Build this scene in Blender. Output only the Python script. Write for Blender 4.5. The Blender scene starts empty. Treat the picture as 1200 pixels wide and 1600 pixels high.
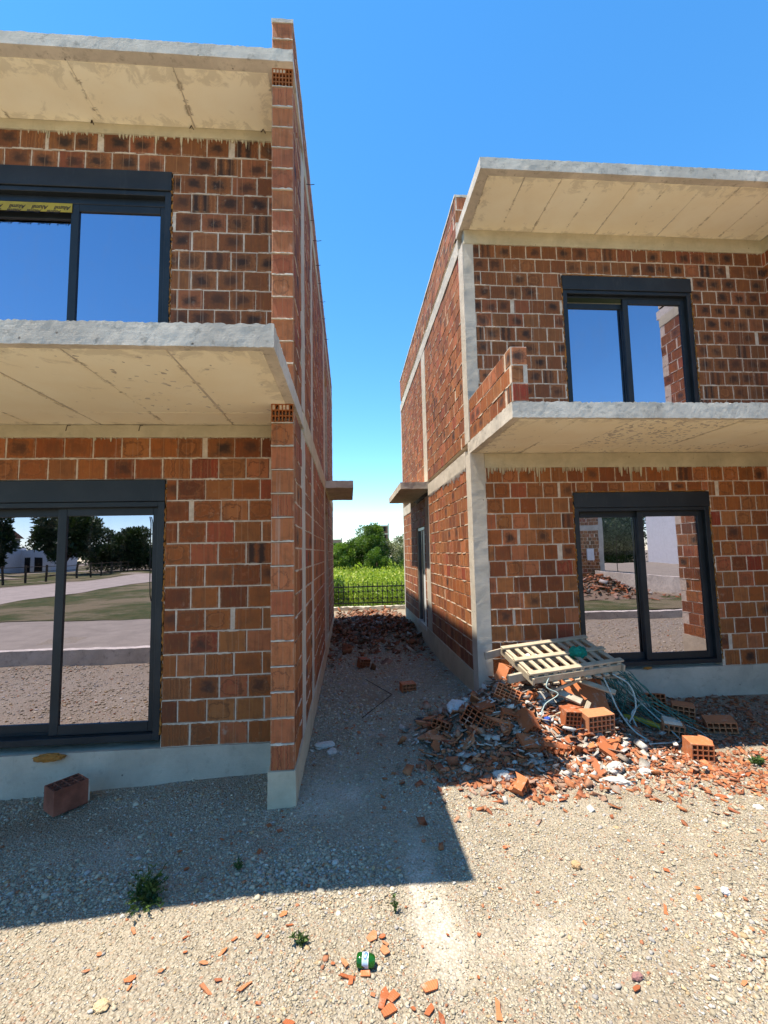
import bpy, math, random
import numpy as np
from mathutils import Vector, Matrix, Euler
random.seed(7)
scene = bpy.context.scene
C = scene.collection
R = random.Random(11)

# ------------------------------------------------------------------ noise
def _h(i, j, k, s):
    n = (i * 374761393 + j * 668265263 + k * 2147483647 + s * 1274126177) & 0xFFFFFFFF
    n = ((n ^ (n >> 13)) * 1274126177) & 0xFFFFFFFF
    return ((n ^ (n >> 16)) & 0xFFFF) / 65535.0
def vnoise(P, seed=0):
    P = np.asarray(P, float)
    I = np.floor(P).astype(np.int64); f = P - I; f = f * f * (3 - 2 * f)
    r = np.zeros(len(P))
    for a in (0, 1):
        for b in (0, 1):
            for c in (0, 1):
                w = (f[:, 0] if a else 1 - f[:, 0]) * (f[:, 1] if b else 1 - f[:, 1]) * (f[:, 2] if c else 1 - f[:, 2])
                r += w * _h(I[:, 0] + a, I[:, 1] + b, I[:, 2] + c, seed)
    return r * 2 - 1
def fbm(P, seed=0, o=3):
    r = 0; a = 1; t = 0
    P = np.asarray(P, float)
    for i in range(o):
        r = r + a * vnoise(P * 2 ** i, seed + i * 17); t += a; a *= .5
    return r / t

# ------------------------------------------------------------------ terrain heights
def ground(x, y):
    x = np.asarray(x, float); y = np.asarray(y, float)
    g = np.where(x < -.6, -.05 * np.minimum(-.6 - x, 3.2), 0.0) * np.clip((y + 1.5) / 2, 0, 1)
    return g + .09 * np.exp(-((x - 1.6) / .8) ** 2 - ((y - 6.1) / 1.4) ** 2)
def mound(x, y):
    e = np.exp
    return .50 * e(-((x - 2.2) / .62) ** 2 - ((y - 5.45) / .5) ** 2) + .20 * e(-((x - 1.55) / .5) ** 2 - ((y - 4.95) / .42) ** 2) + .10 * e(-((x - 2.3) / .75) ** 2 - ((y - 4.7) / .4) ** 2)
def mound_far(x, y):
    e = np.exp
    return .15 * e(-((x - .5) / 1.1) ** 2 - ((y - 12.6) / 2.0) ** 2) + .14 * e(-((x - 1.35) / .35) ** 2 - ((y - 11.2) / .9) ** 2)
def hz(x, y):
    return float(ground(x, y) + mound(np.asarray(x, float), np.asarray(y, float)) + mound_far(np.asarray(x, float), np.asarray(y, float)))

# ------------------------------------------------------------------ materials
class Mt:
    def __init__(s, name):
        s.m = bpy.data.materials.new(name); s.m.use_nodes = True
        s.nt = s.m.node_tree; s.nt.nodes.clear()
        s.out = s.nt.nodes.new('ShaderNodeOutputMaterial')
    def n(s, typ, inp=None, **props):
        nd = s.nt.nodes.new('ShaderNode' + typ)
        for k, v in props.items(): setattr(nd, k, v)
        for k, v in (inp or {}).items(): s.set(nd.inputs[k], v)
        return nd
    def set(s, sock, v):
        if hasattr(v, 'is_output'): s.nt.links.new(v, sock)
        elif isinstance(v, (tuple, list)) and len(v) == 3 and sock.type == 'RGBA': sock.default_value = (*v, 1)
        else: sock.default_value = v
    def math(s, op, a, b=0.0, c=0.0, clamp=False):
        nd = s.n('Math', operation=op, use_clamp=clamp)
        s.set(nd.inputs[0], a); s.set(nd.inputs[1], b); s.set(nd.inputs[2], c)
        return nd.outputs[0]
    def mix(s, f, a, b, blend='MIX'):
        nd = s.n('Mix', data_type='RGBA', blend_type=blend)
        s.set(nd.inputs[0], f); s.set(nd.inputs[6], a); s.set(nd.inputs[7], b)
        return nd.outputs[2]
    def ramp(s, f, stops, interp='LINEAR'):
        nd = s.n('ValToRGB'); cr = nd.color_ramp; cr.interpolation = interp
        while len(cr.elements) < len(stops): cr.elements.new(.5)
        for e, (p, c) in zip(cr.elements, stops):
            e.position = p; e.color = (*c, 1) if len(c) == 3 else c
        s.set(nd.inputs[0], f); return nd.outputs[0]
    def map(s, v, a, b, c=0.0, d=1.0):
        nd = s.n('MapRange', interpolation_type='SMOOTHSTEP')
        s.set(nd.inputs[0], v)
        for i, q in enumerate((a, b, c, d)): s.set(nd.inputs[i + 1], q)
        return nd.outputs[0]
    def noise(s, vec, scale, detail=4.0, rough=.55, dist=0.0):
        nd = s.n('TexNoise', {'Scale': scale, 'Detail': detail, 'Roughness': rough, 'Distortion': dist})
        if vec is not None: s.set(nd.inputs['Vector'], vec)
        return nd.outputs[0]
    def pos(s): return s.n('NewGeometry').outputs['Position']
    def obj(s): return s.n('TexCoord').outputs['Object']
    def scale(s, v, sx, sy, sz):
        nd = s.n('Mapping'); s.set(nd.inputs[0], v); nd.inputs['Scale'].default_value = (sx, sy, sz); return nd.outputs[0]
    def bump(s, h, dist=.01, strength=1.0, normal=None):
        nd = s.n('Bump', {'Height': h, 'Distance': dist, 'Strength': strength})
        if normal is not None: s.set(nd.inputs['Normal'], normal)
        return nd.outputs[0]
    def attr(s, name): return s.n('Attribute', attribute_name=name)
    def done(s, base, rough=.8, normal=None, spec=.3, **kw):
        b = s.n('BsdfPrincipled', {'Base Color': base, 'Roughness': rough, 'Specular IOR Level': spec})
        for k, v in kw.items(): s.set(b.inputs[k.replace('_', ' ')], v)
        if normal is not None: s.set(b.inputs['Normal'], normal)
        s.nt.links.new(b.outputs[0], s.out.inputs[0]); return s.m

def brick_material():
    t = Mt('hollow_clay_brick')
    a = t.attr('bc'); sep = t.n('SeparateColor', {'Color': a.outputs['Color']})
    rnd, scorch, r2 = sep.outputs[0], sep.outputs[1], sep.outputs[2]
    uv = t.n('UVMap', uv_map='UVMap').outputs[0]
    sx = t.n('SeparateXYZ', {0: uv}); u, v = sx.outputs[0], sx.outputs[1]
    off = t.n('CombineXYZ', {0: t.math('MULTIPLY', rnd, 37.0), 1: t.math('MULTIPLY', r2, 53.0), 2: t.math('MULTIPLY', rnd, 91.0)}).outputs[0]
    luv = t.n('VectorMath', {0: uv, 1: off}, operation='ADD').outputs[0]
    base = t.ramp(rnd, [(0, (.170, .042, .014)), (.22, (.265, .070, .018)), (.45, (.35, .105, .024)), (.62, (.27, .090, .026)), (.78, (.37, .130, .036)), (.9, (.47, .145, .055)), (1, (.26, .034, .015))])
    base = t.mix(t.math('MULTIPLY', a.outputs['Alpha'], -1.0, clamp=True), base, (.150, .064, .030))   # browner batch upstairs
    n1 = t.noise(luv, 2.2, 4, .6)
    n2 = t.noise(t.scale(luv, 9, 1.2, 1), 1.6, 3, .6)
    base = t.mix(t.map(n1, .45, .7, 0, .38), base, (.140, .054, .020))
    base = t.mix(t.map(n2, .5, .75, 0, .45), base, (.36, .140, .034))
    # kiln marks: soft rectangular smoke bruises, rings, a seam where two ribs meet
    side = t.math('MULTIPLY', t.math('SUBTRACT', t.map(r2, .30, .34), .5), .0)
    shift = t.math('MULTIPLY', t.math('SUBTRACT', r2, .5), .30)
    du = t.math('ADD', t.math('SUBTRACT', u, .5), shift); dv = t.math('ADD', t.math('SUBTRACT', v, .5), t.math('MULTIPLY', t.math('SUBTRACT', rnd, .5), .16))
    wob = t.math('MULTIPLY', t.math('SUBTRACT', t.noise(luv, 3.6, 5, .65), .5), .62)
    d = t.math('POWER', t.math('ADD', t.math('POWER', t.math('ABSOLUTE', du), 3.2), t.math('POWER', t.math('ABSOLUTE', dv), 3.2)), .3125)
    d = t.n('Mix', {0: t.map(r2, .90, .93), 2: d, 3: t.math('MULTIPLY', t.math('ABSOLUTE', t.math('SUBTRACT', t.math('ABSOLUTE', du), .20)), 2.4)}).outputs[0]
    d = t.math('ADD', d, wob)
    ring = t.math('SINE', t.math('ADD', t.math('MULTIPLY', d, 19.0), t.math('MULTIPLY', rnd, 6.0)))
    ringm = t.math('MULTIPLY', t.map(ring, .1, 1, 0, .38), t.map(r2, .45, .9))
    base = t.mix(ringm, base, (.40, .150, .055))
    fr = t.math('MULTIPLY', t.math('MULTIPLY', t.map(d, .30, .335), t.map(d, .42, .36)), t.map(r2, .45, .85, 0, .6))
    base = t.mix(fr, base, (.110, .042, .018))
    band = t.noise(t.scale(luv, 5.5, .35, 1), 1.3, 2, .5)
    base = t.mix(t.map(band, .52, .66, 0, .34), base, (.135, .060, .026))
    base = t.mix(t.math('MULTIPLY', t.map(d, .46, .18, 0, .55), scorch), base, (.105, .050, .024))
    dark = t.math('MULTIPLY', t.map(d, .06, .40, 1, 0), scorch)
    base = t.mix(t.math('MULTIPLY', dark, .93), base, (.024, .017, .015))
    seam = t.map(t.math('ABSOLUTE', t.math('SUBTRACT', u, t.math('ADD', .40, t.math('MULTIPLY', r2, .22)))), .006, .022, 1, 0)
    base = t.mix(t.math('MULTIPLY', t.math('MULTIPLY', seam, .40), t.map(rnd, .38, .46)), base, (.42, .22, .11))
    # thin pale lime runs and rubbed edges
    p = t.pos()
    streak = t.noise(t.scale(p, 26, 26, .35), 1.0, 2, .5)
    base = t.mix(t.map(streak, .66, .74, 0, .38), base, (.50, .40, .30))
    eu = t.math('ABSOLUTE', t.math('SUBTRACT', u, .5)); ev = t.math('ABSOLUTE', t.math('SUBTRACT', v, .5))
    edge = t.math('MAXIMUM', t.map(eu, .44, .5), t.map(ev, .43, .5))
    base = t.mix(t.math('MULTIPLY', t.math('MULTIPLY', edge, .45), t.map(t.noise(p, 30, 3), .4, .65)), base, (.45, .30, .18))
    blotch = t.noise(p, 7, 5, .65)
    base = t.mix(t.map(blotch, .62, .8, 0, .5), base, (.46, .34, .24))
    big = t.noise(p, .55, 3, .6)
    base = t.mix(t.map(big, .40, .66, 0, .20), base, (.145, .062, .032))
    # extrusion ribs
    al = t.math('MAXIMUM', a.outputs['Alpha'], 0.0)
    rib = t.math('ABSOLUTE', t.math('SINE', t.math('MULTIPLY', u, math.pi * 4)))
    line = t.math('MULTIPLY', t.map(rib, 0.0, .10, 1, 0), al)
    base = t.mix(t.math('MULTIPLY', line, .55), base, (.48, .25, .13))
    fine = t.math('SINE', t.math('MULTIPLY', u, 150.0))
    hgt = t.math('ADD', t.math('MULTIPLY', fine, .10), t.noise(p, 90, 4, .7))
    hgt = t.math('ADD', hgt, t.math('MULTIPLY', line, -1.2))
    return t.done(base, .78, t.bump(hgt, .004, .8), .25)
def mortar_material(name='mortar', col=(.70, .57, .43), dk=(.52, .41, .30)):
    t = Mt(name); p = t.pos()
    n = t.noise(p, 14, 6, .7); f = t.noise(p, 120, 3, .7)
    b = t.mix(t.map(n, .35, .7), dk, col)
    return t.done(b, .9, t.bump(t.math('ADD', n, t.math('MULTIPLY', f, .5)), .006), .15)
def concrete_material(name, light, dark, stain, amount=.5, grain=1.0):
    t = Mt(name); p = t.pos()
    n = t.noise(p, 2.3, 6, .65, .4); m = t.noise(p, 11, 6, .7); f = t.noise(p, 85, 4, .75)
    g = t.noise(t.scale(p, 1.5, 1.5, 40), 1.0, 3, .6)
    b = t.mix(t.map(n, .3, .72), dark, light)
    b = t.mix(t.map(m, .52, .78, 0, amount), b, stain)
    b = t.mix(t.map(g, .55, .8, 0, .25), b, dark)
    vor = t.n('TexVoronoi', {'Vector': p, 'Scale': 7.0}).outputs[0]
    pit = t.map(vor, .035, .075, 1, 0)
    b = t.mix(t.math('MULTIPLY', pit, .75), b, (.07, .062, .052))
    b = t.mix(t.map(f, .58, .75, 0, .35), b, dark)
    gr = t.noise(t.scale(p, 5, 5, 130), 1.0, 3, .7, .3)
    b = t.mix(t.map(gr, .52, .72, 0, .35 * grain), b, dark)
    run = t.noise(t.scale(p, 34, 34, 2.2), 1.0, 3, .6)
    b = t.mix(t.map(run, .64, .76, 0, .35 * grain), b, stain)
    hgt = t.math('ADD', t.math('ADD', t.math('MULTIPLY', m, .15), t.math('MULTIPLY', f, .6)), t.math('ADD', t.math('MULTIPLY', pit, -.6), t.math('MULTIPLY', gr, .35 * grain)))
    return t.done(b, .92, t.bump(hgt, .005, .9), .15)
def soffit_material():
    t = Mt('soffit_board'); p = t.pos()
    n = t.noise(p, 1.6, 5, .6); f = t.noise(p, 160, 2, .6); m = t.noise(p, 5.5, 6, .7, .6)
    b = t.mix(t.map(n, .35, .7), (.91, .80, .57), (.95, .865, .65))
    at = t.attr('bc'); ed = t.n('SeparateColor', {'Color': at.outputs['Color']}).outputs[0]   # cement wash near the poured edge
    s = t.map(t.math('ADD', m, t.math('MULTIPLY', ed, .20)), .60, .72, 0, .42)
    b = t.mix(s, b, (.50, .43, .31))
    us = t.n('SeparateXYZ', {0: t.n('UVMap', uv_map='UVMap').outputs[0]}).outputs[0]
    near = t.map(t.math('ABSOLUTE', t.math('SUBTRACT', us, .5)), .455, .497)
    sp = t.noise(p, 9, 4, .75, .5)
    b = t.mix(t.math('MULTIPLY', near, t.map(sp, .52, .62, 0, .8)), b, (.24, .19, .13))
    b = t.mix(t.map(t.noise(p, 23, 3, .7), .74, .80, 0, .3), b, (.35, .28, .18))
    return t.done(b, .85, t.bump(t.math('ADD', f, m), .003, .6), .2)
def plain(name, col, rough=.6, spec=.4, metallic=0.0, bscale=60, bdist=.001, var=.25, **kw):
    t = Mt(name); p = t.pos(); n = t.noise(p, bscale, 4, .65); big = t.noise(p, bscale * .12, 4, .6)
    d = tuple(c * (1 - var) for c in col)
    b = t.mix(t.map(big, .3, .7), d, col)
    return t.done(b, rough, t.bump(n, bdist), spec, Metallic=metallic, **kw)
def frame_material():
    t = Mt('anthracite_aluminium'); p = t.pos()
    n = t.noise(p, 3, 5, .6); f = t.noise(p, 400, 2, .6)
    b = t.mix(t.map(n, .4, .7), (.012, .015, .017), (.020, .023, .025))
    dust = t.map(t.noise(t.scale(p, 6, 6, 1.5), 1.5, 5, .65), .58, .8, 0, .22)
    b = t.mix(dust, b, (.11, .10, .09))
    return t.done(b, .45, t.bump(f, .0006, .5), .32)
def glass_material():
    t = Mt('window_glass'); p = t.pos()
    dust = t.math('ADD', t.map(t.noise(p, 4, 6, .7, .5), .5, .85, 0, .10), t.map(t.noise(t.scale(p, 9, 9, 1.2), 1.0, 5, .7, 1.0), .5, .8, 0, .07))
    wav = t.noise(p, 1.3, 2, .5)
    bn = t.bump(wav, .0012, 1.0)
    lw = t.n('LayerWeight', {'Blend': .35, 'Normal': bn}).outputs['Fresnel']
    g = t.n('BsdfGlossy', {'Color': (.86, .81, .97), 'Roughness': .004, 'Normal': bn})
    tr = t.n('BsdfTransparent', {'Color': (.16, .17, .165)})
    df = t.n('BsdfDiffuse', {'Color': (.35, .33, .30)})
    m1 = t.n('MixShader', {0: t.math('ADD', .44, t.math('MULTIPLY', lw, .38), clamp=True)})
    t.nt.links.new(tr.outputs[0], m1.inputs[1]); t.nt.links.new(g.outputs[0], m1.inputs[2])
    m2 = t.n('MixShader', {0: dust}); t.nt.links.new(m1.outputs[0], m2.inputs[1]); t.nt.links.new(df.outputs[0], m2.inputs[2])
    t.nt.links.new(m2.outputs[0], t.out.inputs[0]); return t.m
def ground_material():
    t = Mt('gravel_ground'); p = t.pos()
    big = t.noise(p, .9, 5, .6); mid = t.noise(p, 4.5, 6, .7); f = t.noise(p, 60, 5, .75)
    v1 = t.n('TexVoronoi', {'Vector': p, 'Scale': 75.0, 'Randomness': 1.0}); v2 = t.n('TexVoronoi', {'Vector': p, 'Scale': 34.0})
    sep = t.n('SeparateColor', {'Color': v1.outputs['Color']})
    b = t.mix(sep.outputs[0], (.25, .205, .145), (.43, .37, .275))
    b = t.mix(t.map(sep.outputs[1], .90, .98, 0, .7), b, (.36, .17, .09))
    b = t.mix(t.map(big, .42, .68, 0, .65), b, (.40, .34, .25))
    b = t.mix(t.map(mid, .55, .75, 0, .5), b, (.36, .27, .165))
    dz = t.attr('bc'); ds = t.n('SeparateColor', {'Color': dz.outputs['Color']})
    b = t.mix(ds.outputs[2], b, t.mix(t.noise(p, 22, 5, .7), (.20, .150, .095), (.34, .265, .175)))   # bare trodden soil
    b = t.mix(ds.outputs[0], b, t.mix(t.map(mid, .4, .6), (.40, .355, .28), (.52, .46, .37)))      # spilt cement dust
    b = t.mix(ds.outputs[1], b, (.21, .115, .065))     # brick dust under the rubble
    b = t.mix(t.map(v1.outputs['Distance'], .35, .75, 0, .5), b, (.17, .135, .09))  # darker cell rims: shade in the gaps between stones put into the colour
    h = t.math('ADD', t.math('MULTIPLY', t.map(v1.outputs['Distance'], 0, .7, 1, 0), .8), t.math('MULTIPLY', t.map(v2.outputs['Distance'], 0, .7, 1, 0), .9))
    h = t.math('ADD', h, t.math('MULTIPLY', f, .4))
    h = t.math('MULTIPLY', h, t.math('SUBTRACT', 1.0, t.math('MULTIPLY', ds.outputs[0], .85)))
    return t.done(b, .95, t.bump(h, .012, 1.0), .1)
def attr_material(name, rough=.9, bscale=90, bdist=.004, spec=.15, var=.35):
    t = Mt(name); p = t.pos(); c = t.attr('bc').outputs['Color']; n = t.noise(p, bscale, 4, .7)
    b = t.mix(t.map(n, .3, .75, var, 0), c, (.16, .12, .08))
    return t.done(b, rough, t.bump(n, bdist), spec)
def shard_material():
    t = Mt('broken_clay'); p = t.obj(); w = t.pos()
    r = t.n('ObjectInfo').outputs['Random']
    b = t.ramp(r, [(0, (.26, .072, .026)), (.35, (.37, .115, .042)), (.6, (.46, .155, .060)), (.85, (.42, .175, .080)), (1, (.30, .10, .045))])
    n = t.noise(w, 24, 5, .65); f = t.noise(w, 140, 3, .7)
    b = t.mix(t.map(n, .5, .75, 0, .5), b, (.24, .09, .04))
    b = t.mix(t.map(t.noise(w, 11, 4, .7), .54, .74, 0, .6), b, (.46, .37, .28))
    rb = t.math('SINE', t.math('MULTIPLY', t.n('SeparateXYZ', {0: p}).outputs[0], 420.0))
    return t.done(b, .85, t.bump(t.math('ADD', f, t.math('MULTIPLY', rb, .25)), .0025), .2)
def wood_material(name='raw_timber', a=(.46, .375, .255), b2=(.31, .245, .16)):
    t = Mt(name); p = t.obj(); r = t.n('ObjectInfo').outputs['Random']
    n = t.noise(t.scale(p, 8, 8, 8), 1.2, 4, .6); g = t.noise(t.scale(p, 3, 60, 60), 1.0, 4, .65)
    b = t.mix(t.map(n, .3, .7), b2, a); b = t.mix(t.map(g, .5, .72, 0, .45), b, tuple(c * .55 for c in b2))
    b = t.mix(t.math('MULTIPLY', r, .5), b, (.36, .30, .22))
    return t.done(b, .85, t.bump(g, .0025), .15)
def leaf_material(name, stops, trans=.35):
    t = Mt(name); c = t.n('SeparateColor', {'Color': t.attr('bc').outputs['Color']})
    b = t.ramp(c.outputs[0], stops)
    d = t.n('BsdfPrincipled', {'Base Color': b, 'Roughness': .55, 'Specular IOR Level': .3})
    tl = t.n('BsdfTranslucent', {'Color': t.mix(1.0, b, (1.25, 1.35, .5), 'MULTIPLY')})
    mx = t.n('MixShader', {0: trans}); t.nt.links.new(d.outputs[0], mx.inputs[1]); t.nt.links.new(tl.outputs[0], mx.inputs[2])
    t.nt.links.new(mx.outputs[0], t.out.inputs[0]); return t.m
def turf_material(name, a, b2, c2):
    t = Mt(name); p = t.pos()
    b = t.mix(t.map(t.noise(p, 1.1, 6, .7), .35, .65), a, b2); b = t.mix(t.map(t.noise(p, .25, 5, .7), .45, .6), b, c2)
    return t.done(b, .95, t.bump(t.noise(p, 18, 5, .8), .05), .1)

M = dict(
    brick=brick_material(), mortar=mortar_material(), pale_mortar=mortar_material('pale_mortar', (.62, .53, .42), (.47, .40, .30)),
    slab=concrete_material('board_marked_concrete', (.68, .595, .475), (.46, .40, .32), (.17, .15, .12), .85),
    beam=concrete_material('cast_beam_concrete', (.60, .515, .345), (.45, .385, .255), (.29, .25, .18), .4),
    column=concrete_material('column_concrete', (.60, .525, .42), (.46, .405, .32), (.32, .29, .24), .35),
    plinth=concrete_material('plinth_concrete', (.54, .455, .345), (.41, .345, .26), (.26, .22, .165), .6),
    warm_plinth=concrete_material('sandy_plinth_concrete', (.58, .48, .33), (.44, .36, .245), (.30, .245, .165), .5),
    interior=plain('unlit_interior', (.10, .085, .07), .95, .1), soffit=soffit_material(), frame=frame_material(), glass=glass_material(),  # interior: low albedo paints in the darkness of the rooms
    foam=plain('expanding_foam', (.42, .17, .030), .75, .3, 0, 45, .006, .5),
    ground=ground_material(), stone=attr_material('limestone_chips'), lump=attr_material('mortar_lumps', .9, 45, .008),
    shard=shard_material(), wood=wood_material(), greywood=wood_material('weathered_timber', (.40, .35, .27), (.27, .23, .17)),
    strap=plain('green_strapping', (.025, .135, .105), .45, .5, 0, 200, .0005, .4),
    pale_cable=plain('pale_conduit', (.34, .42, .38), .5, .4, 0, 200, .0005, .3),
    black=plain('black_rubber', (.012, .012, .013), .6, .3), yellow=plain('yellow_conduit', (.42, .33, .03), .5, .4, 0, 80, .001, .3),
    rebar=plain('rusty_wire', (.055, .030, .020), .7, .4, .4, 90, .001, .5),
    iron=plain('black_iron', (.012, .012, .013), .5, .45, .3),
    white_plastic=plain('white_plastic', (.62, .60, .56), .5, .4, 0, 30, .008, .2),
    blue_plastic=plain('blue_plastic', (.02, .07, .35), .4, .4),
    green_net=plain('green_netting', (.01, .23, .15), .7, .2, 0, 60, .01, .4),
    white_wall=plain('white_render', (.60, .59, .57), .9, .2, 0, 30, .003, .08),
    roof_tile=plain('roof_tile', (.28, .13, .08), .9, .2), dark=plain('dark_void', (.02, .018, .016), .9, .1),
    bark=plain('bark', (.10, .075, .05), .95, .1, 0, 30, .02, .5),
    road=plain('dirt_road', (.40, .34, .27), .95, .1, 0, 9, .01, .2),
    paving=plain('packed_fines', (.30, .255, .195), .95, .1, 0, 14, .01, .2),
    steel=plain('door_steel', (.10, .11, .11), .4, .5, .3), white_panel=plain('white_door_panel', (.75, .75, .72), .5, .4, 0, 20, .001, .1),
    turf=turf_material('rough_turf', (.055, .075, .022), (.11, .10, .04), (.20, .16, .09)),
    meadow=turf_material('meadow', (.07, .13, .016), (.12, .19, .02), (.10, .15, .02)),
    weed=leaf_material('weed_leaves', [(0, (.085, .13, .012)), (.45, (.20, .27, .022)), (.8, (.36, .40, .05)), (1, (.42, .38, .12))], .35),
    tree=leaf_material('tree_leaves', [(0, (.022, .050, .007)), (.5, (.070, .130, .014)), (1, (.19, .27, .035))], .35),
    dark_tree=leaf_material('dark_tree_leaves', [(0, (.018, .032, .010)), (.5, (.030, .055, .014)), (1, (.055, .085, .025))], .15),
    shrub=leaf_material('dry_shrub_leaves', [(0, (.10, .11, .05)), (.5, (.17, .18, .09)), (1, (.30, .29, .18))], .25),
    herb=leaf_material('herb_leaves', [(0, (.025, .05, .012)), (.5, (.05, .09, .02)), (1, (.10, .15, .03))], .2),
)

# ------------------------------------------------------------------ object helpers
def root_loc(o):
    v = Vector((0, 0, 0))
    while o is not None: v = v + o.location; o = o.parent
    return v
def thing(name, label, cat, loc=(0, 0, 0), rot=(0, 0, 0), group=None):
    o = bpy.data.objects.new(name, None); C.objects.link(o); o.location = loc; o.rotation_euler = rot
    o['label'] = label; o['category'] = cat; o.empty_display_size = .2
    if group: o['group'] = group
    return o
def tag(o, label=None, cat=None, group=None, kind=None):
    if label: o['label'] = label
    if cat: o['category'] = cat
    if group: o['group'] = group
    if kind: o['kind'] = kind
    return o
class MB:
    def __init__(s): s.v = []; s.f = []; s.mi = []; s.uv = []; s.c = []
    def add(s, verts, faces, col=(.5, .5, .5, 1), mi=0, uvs=None):
        b = len(s.v); s.v.extend(verts); s.c.extend([col] * len(verts) if not isinstance(col, list) else col)
        for i, f in enumerate(faces):
            s.f.append([b + k for k in f]); s.mi.append(mi)
            s.uv.append(uvs[i] if uvs else [(.5, .5)] * len(f))
        return s
    def box(s, x0, x1, y0, y1, z0, z1, mi=0, col=(.5, .5, .5, 1)):
        v = [(x, y, z) for z in (z0, z1) for y in (y0, y1) for x in (x0, x1)]
        return s.add(v, [(0, 2, 3, 1), (4, 5, 7, 6), (0, 1, 5, 4), (2, 6, 7, 3), (0, 4, 6, 2), (1, 3, 7, 5)], col, mi)
    def bbox(s, x0, x1, y0, y1, z0, z1, b=.004, mi=0, col=(.5, .5, .5, 1)):
        """box with chamfered edges"""
        P = []; idx = {}
        for ax in range(3):
            for i in (0, 1):
                for j in (0, 1):
                    for k in (0, 1):
                        lo = (x0, y0, z0); hi = (x1, y1, z1); c = [(lo[q], hi[q])[(i, j, k)[q]] for q in range(3)]
                        for q in range(3):
                            if q != ax: c[q] += b if (i, j, k)[q] == 0 else -b
                        idx[(ax, i, j, k)] = len(P); P.append(tuple(c))
        F = []
        for ax in range(3):
            for sgn in (0, 1):
                o = [q for q in range(3) if q != ax]; L = []
                for a, bb in ((0, 0), (1, 0), (1, 1), (0, 1)):
                    t = [0, 0, 0]; t[ax] = sgn; t[o[0]] = a; t[o[1]] = bb; L.append(idx[(ax, *t)])
                if (sgn == 1) == (ax == 1): L.reverse()
                F.append(L)
        for ax in range(3):          # edges along axis ax
            o = [q for q in range(3) if q != ax]
            for a in (0, 1):
                for bb in (0, 1):
                    t0 = [0, 0, 0]; t0[o[0]] = a; t0[o[1]] = bb; t1 = list(t0); t1[ax] = 1
                    F.append([idx[(o[0], *t0)], idx[(o[0], *t1)], idx[(o[1], *t1)], idx[(o[1], *t0)]])
        for i in (0, 1):
            for j in (0, 1):
                for k in (0, 1): F.append([idx[(0, i, j, k)], idx[(1, i, j, k)], idx[(2, i, j, k)]])
        return s.add(P, F, col, mi)
    def tube(s, pts, r, n=6, mi=0, cap=True, col=(.5, .5, .5, 1)):
        pts = [Vector(p) for p in pts]; V = []; F = []
        for i, p in enumerate(pts):
            d = (pts[min(i + 1, len(pts) - 1)] - pts[max(i - 1, 0)]); d = d.normalized() if d.length > 1e-9 else Vector((0, 0, 1))
            a = d.cross(Vector((0, 0, 1)));  a = a.normalized() if a.length > 1e-3 else d.cross(Vector((1, 0, 0))).normalized()
            b = d.cross(a); rr = r[i] if isinstance(r, (list, tuple)) else r
            for k in range(n):
                th = 2 * math.pi * k / n; V.append(tuple(p + (a * math.cos(th) + b * math.sin(th)) * rr))
        for i in range(len(pts) - 1):
            for k in range(n): F.append((i * n + k, i * n + (k + 1) % n, (i + 1) * n + (k + 1) % n, (i + 1) * n + k))
        if cap: F.append(tuple(range(n))[::-1]); F.append(tuple(range((len(pts) - 1) * n, len(pts) * n)))
        return s.add(V, F, col, mi)
    def build(s, name, mats, parent=None, smooth=False, world=True, recalc=True):
        me = bpy.data.meshes.new(name)
        off = root_loc(parent) if (parent is not None and world) else Vector((0, 0, 0))
        me.from_pydata([(x - off.x, y - off.y, z - off.z) for x, y, z in s.v], [], s.f)
        for m in (mats if isinstance(mats, (list, tuple)) else [mats]): me.materials.append(m)
        me.polygons.foreach_set('material_index', s.mi)
        ca = me.color_attributes.new('bc', 'FLOAT_COLOR', 'POINT'); ca.data.foreach_set('color', np.array(s.c, np.float32).ravel())
        ul = me.uv_layers.new(name='UVMap'); ul.data.foreach_set('uv', np.array([c for f in s.uv for c in f], np.float32).ravel())
        if recalc:
            import bmesh
            bm = bmesh.new(); bm.from_mesh(me); bmesh.ops.recalc_face_normals(bm, faces=bm.faces); bm.to_mesh(me); bm.free()
        if smooth: me.polygons.foreach_set('use_smooth', [True] * len(me.polygons))
        me.update()
        o = bpy.data.objects.new(name, me); C.objects.link(o)
        if parent is not None: o.parent = parent
        return o
def np_mesh(name, V, F, mat, parent=None, col=None, smooth=False):
    """V (n,3), F (m,k) constant polygon size"""
    V = np.asarray(V, np.float32); F = np.asarray(F, np.int32); k = F.shape[1]
    if parent is not None: V = V - np.array(root_loc(parent), np.float32)
    me = bpy.data.meshes.new(name); me.vertices.add(len(V)); me.vertices.foreach_set('co', V.ravel())
    me.loops.add(F.size); me.loops.foreach_set('vertex_index', F.ravel())
    me.polygons.add(len(F)); me.polygons.foreach_set('loop_start', np.arange(0, F.size, k, dtype=np.int32)); me.polygons.foreach_set('loop_total', np.full(len(F), k, np.int32))
    if smooth: me.polygons.foreach_set('use_smooth', np.ones(len(F), bool))
    me.update(calc_edges=True); me.validate()
    if col is not None:
        col = np.asarray(col, np.float32)
        if col.shape[1] == 3: col = np.hstack([col, np.ones((len(col), 1), np.float32)])
        ca = me.color_attributes.new('bc', 'FLOAT_COLOR', 'POINT'); ca.data.foreach_set('color', col.ravel())
    for m in (mat if isinstance(mat, (list, tuple)) else [mat]): me.materials.append(m)
    o = bpy.data.objects.new(name, me); C.objects.link(o)
    if parent is not None: o.parent = parent
    return o

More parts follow.
